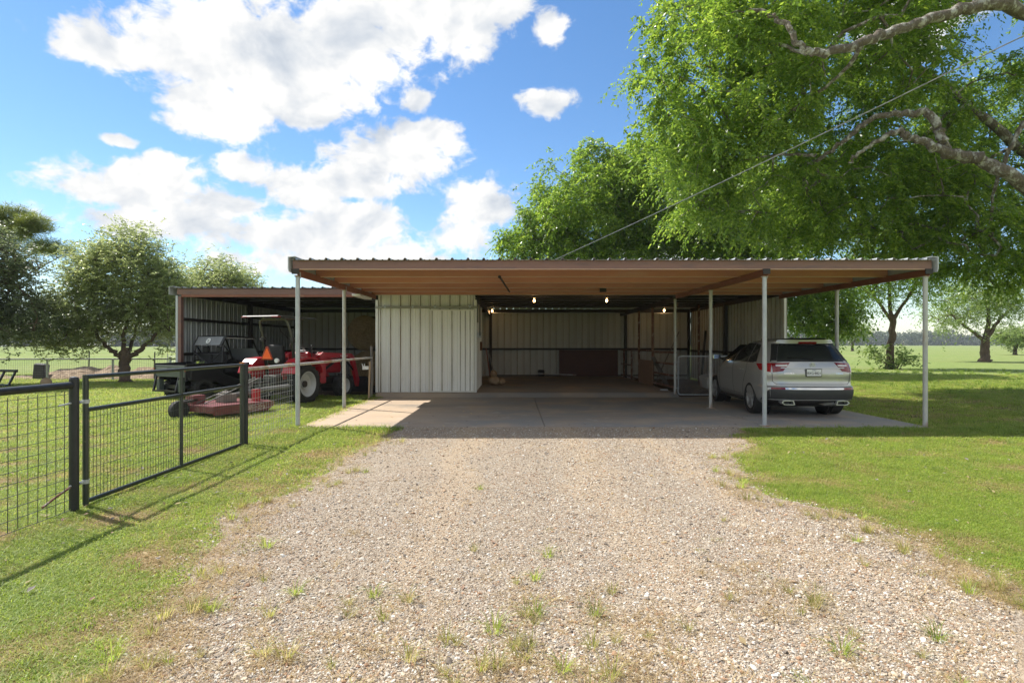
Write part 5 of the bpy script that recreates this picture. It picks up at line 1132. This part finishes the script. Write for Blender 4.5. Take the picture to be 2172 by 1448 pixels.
make_tree('pecan_tree', 'huge spreading tree on the right whose bare grey limbs reach over the carport', TA,
    [(la0,.52,.36),(la1,.185,.04),(la2,.205,.045),(la3,.12,.03),(la4,.26,.06),(la5,.24,.06),(la6,.06,.025),(la7,.06,.02),(la8,.05,.015),(la9,.07,.03)],
    [(5.7,15.2,9.0,2.5,2.3,2.4,1.5),(4.6,15.6,7.2,1.6,1.6,1.2,1.2),(9.6,16.6,9.9,3.2,2.6,2.0),(7.0,17.0,6.5,2.9,2.2,1.9,1.3),(11.6,18.4,6.2,3.9,2.6,1.9,1.1),(16.6,19.2,9.0,3.2,3.0,2.6,.7),(9.6,17.5,12.8,5.2,4.2,2.4,.7),(17.0,19.8,5.2,3.6,2.6,1.7,1.0),(14.3,16.6,4.9,2.6,1.6,1.0,1.0),(13.5,16,12.6,3.5,3,2,.5),(13.0,21.0,9.0,5.0,2.0,3.4,.75),(12.4,19.5,7.2,3.6,1.8,2.0,.9),(18.5,21.5,8.0,3.0,2.0,3.0,.8)],
    1270, 11, PE, M['bark'], LM['pecan'], rmax=.10, tip=.009)
make_tree('pecan_tree', 'dense bright green tree standing behind the barn roof', (9.0, 33.0),
    [([(9.0,33,0),(9,33,2.2),(8.7,32.8,4.2),(7.6,32.4,7.2),(6.6,32,9.5)],.42,.08),([(8.8,32.9,3.4),(11,33,6.4),(13.2,33,9)],.25,.06),([(8.8,32.9,3.0),(5.5,33,5.2),(2.6,33,7.2)],.22,.05),([(9,33,2.6),(13,32,3.8),(15.6,31.6,4.0)],.2,.04)],
    [(4.4,32.2,9.4,4.0,3.6,3.3,1),(1.7,33.2,7.2,2.7,2.6,2.6,1),(8.6,31.5,10.2,4.2,3.6,3.6),(13.4,32.2,9.0,4.4,3.6,3.8),(16.2,30.5,3.7,2.3,2.0,1.7,2.2),(9.5,32,6.2,6,2.8,2.2,.9),(.6,33,5.6,1.6,1.8,1.6,1.1)],
    1000, 12, (17, 14, .85, .20, .044, .22, .7), M['bark2'], LM['pecan'], rmax=.14, tip=.012)
tcx, tcy = at(1888, 782, 37.4)[:2]
make_tree('shade_tree', 'dark trunked tree with a bush at its foot, just left of the end carport post', (tcx, tcy),
    [([(tcx,tcy,0),(tcx+.05,tcy,1.4),(tcx+.15,tcy,3.0),(tcx+.2,tcy,3.6)],.24,.17),([(tcx+.2,tcy,3.3),(tcx+1.1,tcy,4.6),(tcx+2.2,tcy,6.6)],.14,.05),([(tcx+.15,tcy,3.0),(tcx-.9,tcy-.2,4.4),(tcx-2.2,tcy-.3,6.2)],.13,.05),([(tcx+.1,tcy,3.3),(tcx+.3,tcy+.6,6),(tcx+.2,tcy+.9,8)],.13,.05)],
    [(tcx-.2,tcy,6.2,3.4,2.8,2.2),(tcx-2.2,tcy-.4,5.3,2.0,2.0,1.3,1.1),(tcx+2.4,tcy,5.8,1.9,2,1.5),(tcx,tcy,8.4,3.2,3,2)], 260, 13, (11, 11, .8, .17, .036, .35, .55), M['bark2'], LM['pecan'], rmax=.09)
tdx, tdy = at(2088, 767, 52.0)[:2]
make_tree('pasture_tree', 'pale green low branching tree in the pasture at the far right', (tdx, tdy),
    [([(tdx,tdy,0),(tdx+.05,tdy,1.0),(tdx+.1,tdy,2.1)],.42,.34),([(tdx+.1,tdy,1.9),(tdx-1.6,tdy,3.1),(tdx-3.4,tdy,4.6)],.20,.06),([(tdx+.1,tdy,1.9),(tdx+.4,tdy,4.4),(tdx-.2,tdy,6.6)],.24,.07),([(tdx+.1,tdy,1.9),(tdx+1.2,tdy,3.6),(tdx+3,tdy,5.6)],.22,.06)],
    [(tdx-2.3,tdy,5.0,2.9,2.6,1.9),(tdx,tdy,6.6,3.4,3,2.2),(tdx+2.6,tdy,5.2,2.8,2.6,2.2),(tdx-3.2,tdy,3.6,1.8,2,1.0,1.2)], 240, 14, (9, 10, 1.0, .22, .045, .45, .45), M['bark2'], LM['pale'], rmax=.10)
for px, py, Y, hh, ww, sd, lb in ((1808,744,128,7.2,3.6,15,'small pale tree standing alone in the middle of the pasture'), (2153,753,84,4.4,2.6,16,'small twisted tree in the pasture at the right edge'), (1772,741,150,6.5,3.0,17,'small rounded tree beyond the parked car in the pasture')):
    x, y = at(px, py, Y)[:2]
    make_tree('pasture_tree', lb, (x, y), [([(x,y,0),(x,y,hh*.18),(x+.2,y,hh*.3)],.28,.22),([(x+.1,y,hh*.22),(x-ww*.4,y,hh*.5),(x-ww*.6,y,hh*.7)],.13,.05),([(x+.1,y,hh*.22),(x+ww*.3,y,hh*.5),(x+ww*.6,y,hh*.75)],.13,.05)],
        [(x,y,hh*.68,ww,ww,hh*.30),(x-ww*.4,y,hh*.55,ww*.7,ww*.7,hh*.2),(x+ww*.5,y,hh*.55,ww*.6,ww*.6,hh*.2)], 110, sd, (8, 9, 1.1, .30, .07, .4, .4), M['bark2'], LM['pale'], rmax=.07)
# left: live oak
ox, oy = at(265, 812, 23.9)[:2]
def oakpx(L): return [tuple(at(px, py, oy+dy)) for px, py, dy in L]
OAK = (12, 14, .44, .095, .026, .24, .1)
def ellpx(L, y0): return [(*at(px, py, y0+dy), rx, ry, rz, *w) for px, py, dy, rx, ry, rz, *w in L]
make_tree('live_oak', 'grey green live oak with a forked trunk left of the barn', (ox, oy),
    [([(ox,oy,0),(ox-.03,oy,.6),(ox,oy,1.15),(ox+.02,oy,1.35)],.21,.20),(oakpx([(266,762,0),(245,748,0),(225,735,0),(200,700,0),(165,660,-.2),(120,640,-.4)]),.12,.03),(oakpx([(268,762,0),(290,745,0),(315,725,0),(345,690,.2),(370,660,.4)]),.13,.03),(oakpx([(266,765,0),(262,720,.2),(275,650,.2),(280,560,.2)]),.11,.03),(oakpx([(270,755,.1),(285,710,.9),(300,640,1.2)]),.09,.03)],
    ellpx([(265,600,0,2.0,1.9,1.85),(180,650,-.2,1.6,1.7,1.25),(110,690,-.3,1.2,1.4,.85,1.2),(335,640,.3,1.45,1.6,1.5),(270,525,.1,1.35,1.3,.85),(215,570,0,1.3,1.4,1.1),(350,590,.3,1.0,1.2,.8),(385,650,.3,.8,1.0,1.0),(345,705,.2,1.0,1.2,.7),(150,725,-.2,1.1,1.2,.5,1.1),(215,690,0,1.2,1.3,.8)], oy),
    760, 21, OAK, M['bark2'], LM['oak'], rmax=.05, tip=.006)
make_tree('live_oak', 'second live oak showing its top above the left end of the barn roof', (-17.4, 32.0),
    [([(-17.4,32,0),(-17.4,32,1.4)],.22,.2),([(-17.4,32,1.3),(-16.9,32,3.2),(-16.3,32,5)],.13,.03),([(-17.4,32,1.3),(-18.6,32,3),(-19.4,32,4.6)],.13,.03)],
    [(-16.8,32,4.6,2.1,2,1.9),(-15.9,32,4.6,1.7,1.8,1.5),(-18.6,32,4.0,2,2,1.6)], 420, 22, (12, 13, .5, .11, .03, .28, .1), M['bark2'], LM['oak'], rmax=.05)
make_tree('live_oak', 'dark shady oak cut by the left edge of the picture', (-22.0, 21.6),
    [([(-22,21.6,0),(-22,21.6,1.5)],.3,.26),([(-22,21.6,1.3),(-20.5,21.4,2.9),(-18.9,21.2,4.1)],.16,.04),([(-22,21.6,1.3),(-22.4,21.8,4),(-21.8,21.8,6)],.16,.04)],
    [(-20.2,21.3,4.6,2.2,1.8,1.5),(-19.2,21.2,3.0,1.7,1.6,1.0,1.2),(-21,21.6,2.6,2.2,1.8,1.2),(-18.3,21.0,2.3,1.1,1.2,.6,1.0),(-22.5,22,5.0,2,2,2)], 700, 23, OAK, M['bark2'], LM['shady'], rmax=.06)
# pine behind it: needle tufts at the ends of long boughs
pb = (-29.5, 31.0)
make_tree('pine_tree', 'bright green pine bough showing behind the dark oak at the far left', pb,
    [([(pb[0],pb[1],0),(pb[0],pb[1],5),(pb[0]+.2,pb[1],9)],.28,.12),([(pb[0],pb[1],5.2),(-27,31,6.2),(-25.4,31,7.0)],.10,.03),([(pb[0],pb[1],4.6),(-27,31,5.2),(-24.9,31,6.3)],.09,.02),([(pb[0],pb[1],6.2),(-28,31,7.6),(-26.8,31,8.3)],.09,.02)],
    [(-26.4,31,8.0,1.2,1,.55,1.4),(-25.2,31,6.9,1.1,.9,.30,1.5),(-27.6,31,8.5,1.2,1.0,.5),(-28.2,31,7.6,1.4,1.2,.7),(-24.7,31,6.5,.55,.6,.22,2)], 150, 24, (30, 9, .30, .26, .010, .10, .02, .8), M['bark2'], LM['pine'], rmax=.04)
# shrub round the foot of the dark trunked tree
r = np.random.default_rng(31); C = ellip_points([(tcx-.9,tcy-.3,1.0,.8,.5,.5),(tcx+1.0,tcy-.3,.85,.7,.5,.4),(tcx,tcy-.4,.5,1.0,.5,.3)], 22, r)
t = thing('shrub', 'leafy bush growing round the foot of the dark trunked tree', 'bush', (tcx, tcy, 0)); V, Q = foliage(C, r, 7, 8, .5, .22, .055, .15, .3); V = V-np.array([tcx, tcy, 0]); V[:, 2] = np.maximum(V[:, 2], .03)
obj('foliage', np_mesh('foliage', V, Q), LM['pale'], t); b = MB()
for c in C: b.tube([(random.gauss(0,.25),-.3,0), (c[0]-tcx, c[1]-tcy, c[2])], [.02,.008], 5)
b.build('stems', M['bark2'], t)
# far woods: one mass each
def woods(name, label, x0, x1, y0, y1, n, hmin, hmax, seed, mat):
    r = np.random.default_rng(seed); cx = r.uniform(x0, x1, n); cy = r.uniform(y0, y1, n); hh = r.uniform(hmin, hmax, n)*(1+.25*np.sin(cx*.013+seed)+.15*np.sin(cx*.05)); C = []
    for x, y, h in zip(cx, cy, hh):
        for k in range(16):
            d = r.normal(size=3); d /= np.linalg.norm(d); C.append((x+d[0]*h*.62, y+d[1]*h*.5, max(.4, h*.52+d[2]*h*.48)))
    C = np.array(C); V, Q = foliage(C, r, 4, 4, 1.6, 1.5, .55, .7, .3); V[:, 2] = np.maximum(V[:, 2], .1)
    stuff(obj(name, np_mesh(name, V, Q), mat), label, 'woods')
woods('tree_line', 'distant dark row of trees along the far left edge of the pasture', -420, -120, 330, 372, 330, 6.5, 10.5, 41, LM['dark'])
woods('tree_line', 'distant wooded ridge along the far right edge of the pasture', 170, 640, 520, 600, 420, 9.0, 14.0, 42, LM['dark'])
woods('tree_line', 'distant woods glimpsed past the parked car', 90, 220, 420, 480, 90, 7.0, 10.0, 43, LM['dark'])
# far farm building with a pale roof
p = at(205, 735, 320); t = thing('farmhouse', 'tiny white roofed building at the edge of the left pasture', 'house', (p.x, 320, 0))
MB().box((-3,-2,0),(3,2,1.0)).build('wall', M['greywood'], t); MB().prism([(-2.6,1.0),(2.6,1.0),(0,2.3)], -3.6, 3.6, 'x').build('roof', M['white'], t)
# mulch and soil mounds behind the garden fence
def mound(name, label, x0, x1, y0, y1, h, seed, nx=70, ny=26):
    r = np.random.default_rng(seed); b = MB(); ph = r.uniform(0, 6.28, 12); fr = r.uniform(.5, 5, (12, 2)); am = 1/np.linalg.norm(fr, axis=1)
    for j in range(ny+1):
        for i in range(nx+1):
            x = x0+(x1-x0)*i/nx; y = y0+(y1-y0)*j/ny; e = abs(math.sin(math.pi*i/nx))**.5*abs(math.sin(math.pi*j/ny))**.7
            n = .5+.5*sum(a*math.sin(f[0]*x+f[1]*y+p) for a, f, p in zip(am, fr, ph))/am.sum()*1.6; b.v.append((x, y, -.03+e*h*max(.12, n)+e*r.normal(0,.025)))
    for j in range(ny):
        for i in range(nx): a = j*(nx+1)+i; b.f.append((a, a+1, a+nx+2, a+nx+1))
    stuff(b.build(name, M['soil']), label, 'mulch')
mound('mulch_bed', 'long heap of brown mulch and soil behind the garden fence', -24.5, -12.5, 25.7, 29.5, .85, 51); mound('mulch_heap', 'taller heap of straw coloured mulch against the barn side', -18.6, -13.4, 29.8, 33.0, 1.35, 52, 40, 24)
mound('mulch_bed', 'brown soil strip along the foot of the garden fence at the far left', -33, -24.2, 25.8, 28.5, .4, 53)

# ================================================================ grass, weeds and gravel stones (instanced, nobody could count them)
def src_collection(name, meshes):
    c = bpy.data.collections.new(name)
    for i, me in enumerate(meshes): o = bpy.data.objects.new(f'{name}_{i:02d}', me); c.objects.link(o)
    return c
def scatter(name, label, cat, P, rz, sc, ix, coll, tilt=None):
    me = bpy.data.meshes.new(name); me.vertices.add(len(P)); me.vertices.foreach_set('co', np.ascontiguousarray(P, np.float32).ravel())
    rot = np.zeros((len(P), 3), np.float32); rot[:, 2] = rz
    if tilt is not None: rot[:, :2] = tilt
    a = me.attributes.new('rot', 'FLOAT_VECTOR', 'POINT'); a.data.foreach_set('vector', rot.ravel())
    a = me.attributes.new('sc', 'FLOAT', 'POINT'); a.data.foreach_set('value', np.asarray(sc, np.float32)); a = me.attributes.new('ix', 'INT', 'POINT'); a.data.foreach_set('value', np.asarray(ix, np.int32)); me.update()
    o = obj(name, me); stuff(o, label, cat)
    ng = bpy.data.node_groups.new(name, 'GeometryNodeTree'); ng.interface.new_socket('Geometry', in_out='INPUT', socket_type='NodeSocketGeometry'); ng.interface.new_socket('Geometry', in_out='OUTPUT', socket_type='NodeSocketGeometry')
    N = ng.nodes.new; L = ng.links.new; gi = N('NodeGroupInput'); go = N('NodeGroupOutput'); ip = N('GeometryNodeInstanceOnPoints'); ci = N('GeometryNodeCollectionInfo')
    ci.inputs[0].default_value = coll; ci.inputs[1].default_value = True; ci.inputs[2].default_value = True
    def attr(n, t): k = N('GeometryNodeInputNamedAttribute'); k.data_type = t; k.inputs[0].default_value = n; return k.outputs[0]
    er = N('FunctionNodeEulerToRotation'); L(attr('rot', 'FLOAT_VECTOR'), er.inputs[0])
    L(gi.outputs[0], ip.inputs['Points']); L(ci.outputs[0], ip.inputs['Instance']); ip.inputs['Pick Instance'].default_value = True; L(attr('ix', 'INT'), ip.inputs['Instance Index']); L(er.outputs[0], ip.inputs['Rotation']); L(attr('sc', 'FLOAT'), ip.inputs['Scale']); L(ip.outputs[0], go.inputs[0])
    md = o.modifiers.new('scatter', 'NODES'); md.node_group = ng; return o
def tuft(n, rad, h0, h1, w, bend, seed, mat, flat=0.0, splay=False):
    r = np.random.default_rng(seed); V = []; Fq = []
    for k in range(n):
        a = r.uniform(0, 6.28); q = rad*math.sqrt(r.random()); p = np.array([q*math.cos(a), q*math.sin(a), -.005]); h = r.uniform(h0, h1); t = a+r.normal(0, .5) if splay else r.uniform(0, 6.28); b = bend*r.uniform(.3, 1.3)
        d = np.array([math.cos(t), math.sin(t), 0]); s = np.array([-math.sin(t), math.cos(t), 0])*w*r.uniform(.7, 1.3)
        m1 = p+d*h*b*.3+np.array([0, 0, h*.55*(1-flat)]); m2 = p+d*h*b+np.array([0, 0, h*(1-flat)*(1-.35*b)])
        i = len(V); V += [p-s, p+s, m1+s*.8, m1-s*.8, m2]; Fq += [(i, i+1, i+2, i+3), (i+3, i+2, i+4)]
    me = bpy.data.meshes.new('tuft'); me.from_pydata([tuple(v) for v in V], [], Fq); me.materials.append(mat); return me
GM = {'lawn': leafmat('lawn_blade', (.20,.30,.045), (.28,.37,.065), (.38,.40,.12), .5, .5, .3), 'dry': leafmat('dry_blade', (.32,.24,.12), (.42,.33,.17), (.52,.43,.25), .4, .7, .2), 'mixed': leafmat('half_dry_blade', (.24,.28,.065), (.33,.33,.105), (.44,.37,.17), .45, .6, .25), 'weed': leafmat('weed_blade', (.13,.21,.035), (.19,.28,.05), (.26,.33,.07), .45, .5)}
tufts = [tuft(44,.10,.018,.05,.0022,.9,1,GM['lawn']), tuft(44,.10,.02,.055,.0022,1.0,2,GM['lawn']), tuft(40,.10,.015,.045,.0022,1.1,3,GM['mixed']), tuft(40,.10,.012,.035,.002,1.2,4,GM['dry']),
         tuft(34,.035,.05,.17,.0022,1.1,5,GM['mixed'],.1,True), tuft(40,.04,.05,.18,.0024,1.1,6,GM['lawn'],.1,True), tuft(26,.10,.05,.14,.002,1.2,7,GM['dry'],.6), tuft(30,.12,.10,.24,.007,.7,8,GM['weed']), tuft(30,.14,.08,.20,.008,.8,9,GM['weed'])]
TC = src_collection('grass_source', tufts)
def vnoise(P, s, seed):
    r = np.random.default_rng(seed); o = np.zeros(len(P))
    for k in range(10): a = r.uniform(0, 6.28); f = s*r.uniform(.5, 2.2); o += np.sin(f*(P[:, 0]*math.cos(a)+P[:, 1]*math.sin(a))+r.uniform(0, 6.28))
    return o/10
def notbuilt(P, m=.0):
    x, y = P[:, 0], P[:, 1]
    slab = (x > SX0-m) & (x < SX1+m) & (y > SY0-m) & (y < 27); bn = (x > BX0-.1) & (x < BX1+.1) & (y > 17.6) & (y < 26.8); return ~(slab | bn)
def sample(n, y0, y1, k=.95, add=1.0):
    Y = np.exp(rng.uniform(math.log(y0), math.log(y1), n)); X = rng.uniform(-1, 1, n)*(Y*k+add); return np.stack([X, Y], 1)
P = sample(150000, 2.2, 30); P = P[notbuilt(P, -.03)]
ins = inpoly(P, DR); ed = edgedist(P, DR); ap_ = (P[:, 0] > -2.1) & (P[:, 0] < 4.3) & (P[:, 1] > 10.3) & (P[:, 1] < 11)
soil = (P[:, 0] > 8) & (P[:, 0] < 14) & (P[:, 1] > 11.4) & (P[:, 1] < 18)
nz = vnoise(P, 1.6, 61); keep = ~ins & ~ap_ & (rng.random(len(P)) < np.clip(.18+ed*np.where(P[:, 0] < 0, 1.3, 2.6)+nz*.6, .06, 1)) & (rng.random(len(P)) < np.where(soil, .22, 1.0))
P = P[keep]; nz = vnoise(P, 3.4, 62)*.8+rng.normal(0, .17, len(P)); ed = ed[keep]; left = P[:, 0] < -1
ix = np.where(nz > np.where(left, .04, .09), 2, rng.integers(0, 2, len(P))); ix = np.where(nz > np.where(left, .25, .31), 3, ix); ix = np.where((ed < np.where(left, .7, .3)) & (rng.random(len(P)) < .42), 3, ix)
sc = rng.uniform(.75, 1.35, len(P))*np.clip(P[:, 1]/6, .85, 2.2)*np.where(P[:, 0] < -1, 1.2, 1.0)
broad = rng.random(len(P)) < .02; ix = np.where(broad, 8, ix); sc = np.where(broad, sc*.32, sc)
scatter('lawn_grass', 'short green and straw coloured lawn grass beside the drive', 'grass', np.c_[P, np.zeros(len(P))], rng.uniform(0, 6.28, len(P)), sc, ix, TC)
# tufts that come up through the gravel, denser towards the camera and its edges
P = sample(22000, 2.3, 10.3, .85, .2); ins = inpoly(P, DR); P = P[ins]; ed = edgedist(P, DR); nz = vnoise(P, 1.9, 63); 
near = np.clip((5.2-P[:, 1])/3, 0, 1); rightside = np.clip((P[:, 0]-.3)/1.5, 0, 1)
pr = np.clip(.62-ed*1.15, 0, 1)*.9+near*(.10+.8*rightside)*np.clip(nz*2.6+.15, 0, 1)+near*.03+.004
k = rng.random(len(P)) < pr; P = P[k]; ix = rng.choice([3,6,4,5,2], len(P), p=[.40,.43,.10,.02,.05]); sc = rng.uniform(.5, 1.1, len(P))
scatter('gravel_weeds', 'dry grass tufts scattered over the gravel', 'grass', np.c_[P, np.full(len(P), .013)], rng.uniform(0, 6.28, len(P)), sc, ix, TC)
# named larger clumps seen on the drive
clumps = [(626,1262,.9,'dark green grass clump standing alone on the left of the gravel'),(740,1312,.8,'pale grass clump with white stones beside it on the gravel'),(560,1392,1.0,'yellowish grass clump near the bottom left of the gravel'),(1018,1040,.7,'flat green grass clump in the middle of the gravel'),(775,1004,.8,'low green grass patch at the gravel edge near the slab'),(450,1296,.9,'green grass clump at the left edge of the gravel'),(1785,1390,1.0,'green grass clump near the bottom right corner of the gravel'),(1990,1360,1.0,'thin green grass clump right of the other clumps at the bottom right')]
for px, py, s, lb in clumps:
    x, y = gr(px, py); o = obj('grass_clump', tufts[5 if 'green' in lb else 4]); o.location = (x, y, .013); o.scale = (s, s, s*.8); o.rotation_euler = (0, 0, random.uniform(0, 6.28)); tag(o, lb, 'grass', 'clumps of grass in the gravel')
# taller weeds: along the slab's front right, under the tree, by the tractor
W = []
for x0, x1, y0, y1, n in ((4.3,14.5,9.75,10.9,900),(8.2,15,10.6,12,180),(-5.2,-4.3,13.2,17,190),(-7.6,-4.4,15.8,18,150),(13,24,11,24,700),(-4.9,-4.25,2.2,9.2,70),(9,30,20,36,900),(-4.15,-2.2,10.6,10.92,60)):
    W.append(np.stack([rng.uniform(x0, x1, n), rng.uniform(y0, y1, n)], 1))
P = np.concatenate(W); P = P[notbuilt(P, 0) & ~inpoly(P, DR)]; sc = rng.uniform(.35, .8, len(P))*np.where(P[:, 1] > 18, 1.5, 1)*np.where(P[:, 1] < 10, .5, 1)
scatter('tall_weeds', 'taller weeds along the slab edge, the fence and under the trees', 'weeds', np.c_[P, np.zeros(len(P))], rng.uniform(0, 6.28, len(P)), sc, rng.choice([7,8,5], len(P)), TC)
# gravel stones
def stone(seed):
    r = np.random.default_rng(seed); bm = bmesh.new(); bmesh.ops.create_icosphere(bm, subdivisions=1, radius=1)
    f = r.uniform(.6, 1.0, 3)*np.array([1, .85, .5])
    for v in bm.verts: v.co = Vector((v.co.x*f[0], v.co.y*f[1], v.co.z*f[2]))*r.uniform(.82, 1.12)
    me = bpy.data.meshes.new('stone'); bm.to_mesh(me); bm.free(); return me
def stonemat():
    m = bpy.data.materials.new('gravel_stone'); m.use_nodes = True; nt = m.node_tree; N = nt.nodes.new; L = nt.links.new; p = nt.nodes['Principled BSDF']; p.inputs['Roughness'].default_value = .85; p.inputs['Specular IOR Level'].default_value = .25
    oi = N('ShaderNodeObjectInfo'); cr = N('ShaderNodeValToRGB'); L(oi.outputs['Random'], cr.inputs[0]); cr.color_ramp.interpolation = 'CONSTANT'; e = cr.color_ramp.elements
    cols = [(.50,.41,.30),(.66,.60,.51),(.36,.28,.20),(.76,.72,.65),(.42,.30,.20),(.21,.175,.145),(.56,.47,.36),(.42,.26,.16),(.36,.31,.26),(.66,.56,.43)]
    e[0].position = 0; e[0].color = (*cols[0], 1); e[1].position = .1; e[1].color = (*cols[1], 1)
    for i in range(2, 10): k = e.new(i/10); k.color = (*cols[i], 1)
    n = N('ShaderNodeTexNoise'); n.inputs['Scale'].default_value = 3; mx = N('ShaderNodeMix'); mx.data_type = 'RGBA'; mx.blend_type = 'MULTIPLY'; mx.inputs[0].default_value = .35; L(cr.outputs[0], mx.inputs[6]); tc = N('ShaderNodeTexCoord'); L(tc.outputs['Object'], n.inputs[0]); L(n.outputs[0], mx.inputs[7]); L(mx.outputs[2], p.inputs['Base Color']); return m
sm_ = stonemat(); SMs = [stone(100+i) for i in range(6)]
for me in SMs: me.materials.append(sm_)
SC = src_collection('stone_source', SMs)
P = sample(380000, 2.2, 10.9, .85, .1); ins = inpoly(P, DR) | ((P[:, 0] > -2) & (P[:, 0] < 4.2) & (P[:, 1] > 10.3) & (P[:, 1] < 10.9)); ed = edgedist(P, DR); nz = vnoise(P, .9, 65)
P = P[(ins & (rng.random(len(P)) < np.clip(ed*2.5+.3, 0, 1)*np.clip(.8+nz*1.2, .25, 1))) | (~ins & (ed < .6) & notbuilt(P, 0) & (rng.random(len(P)) < .5*np.exp(-ed/.14)))]
sc = np.minimum(rng.lognormal(math.log(.0068), .42, len(P)), .036)*np.clip(.75+P[:, 1]*.045, .85, 1.2)
zz_ = np.where(P[:, 1] > 10.42, .01+(P[:, 1]-10.42)*.09, .012)+sc*.15
scatter('gravel_stones', 'loose pale and rusty gravel stones on the drive', 'gravel', np.c_[P, zz_], rng.uniform(0, 6.28, len(P)), sc, rng.integers(0, 6, len(P)), SC, rng.normal(0, .35, (len(P), 2)))

# fallen leaves and straw bits on the slab, the lawn and the worn soil
def litter(seed, l, w, mat):
    r = np.random.default_rng(seed); a = r.uniform(-.25, .25, 4)
    me = bpy.data.meshes.new('litter'); me.from_pydata([(0,0,.004),(l*.5,w,.006+abs(a[0])*.02),(l,0,.004+abs(a[1])*.02),(l*.5,-w,.006+abs(a[2])*.02)], [], [(0,1,2,3)]); me.materials.append(mat); return me
LC = src_collection('litter_source', [litter(1,.07,.014,GM['dry']), litter(2,.05,.012,M['osb']), litter(3,.11,.003,GM['dry']), litter(4,.06,.016,M['greywood'])])
Q1 = np.stack([rng.uniform(-4, 8, 260), 10.95+rng.random(260)**2*6, np.full(260, .046)], 1); Q2 = np.stack([rng.uniform(7.9, 15, 700), rng.uniform(10.5, 19, 700), np.full(700, .03)], 1)
Q3 = np.stack([rng.uniform(-9, -2.6, 500), rng.uniform(2.5, 10, 500), np.full(500, .04)], 1); Q4 = np.stack([rng.uniform(4, 9, 260), rng.uniform(4.5, 10, 260), np.full(260, .035)], 1); Q5 = np.stack([rng.uniform(-1.5, 3, 160), rng.uniform(2.4, 10, 160), np.full(160, .022)], 1)
P = np.concatenate([Q1, Q2, Q3, Q4, Q5]); scatter('leaf_litter', 'dead leaves and straw bits lying on the slab and grass', 'leaves', P, rng.uniform(0, 6.28, len(P)), rng.uniform(.6, 1.2, len(P)), rng.integers(0, 4, len(P)), LC, rng.normal(0, .2, (len(P), 2)))
# ================================================================ thin summer haze over the far pasture
hz = MB().box((-760,-320,-1.0),(760,900,24)).build('haze', None); stuff(hz, 'faint blue haze over the far pasture', 'haze')
hm = bpy.data.materials.new('haze'); hm.use_nodes = True; nt = hm.node_tree; nt.nodes.remove(nt.nodes['Principled BSDF']); pv = nt.nodes.new('ShaderNodeVolumePrincipled')
pv.inputs['Color'].default_value = (.86,.92,1.0,1); pv.inputs['Density'].default_value = .0003; nt.links.new(pv.outputs[0], nt.nodes['Material Output'].inputs['Volume']); hz.data.materials.append(hm)
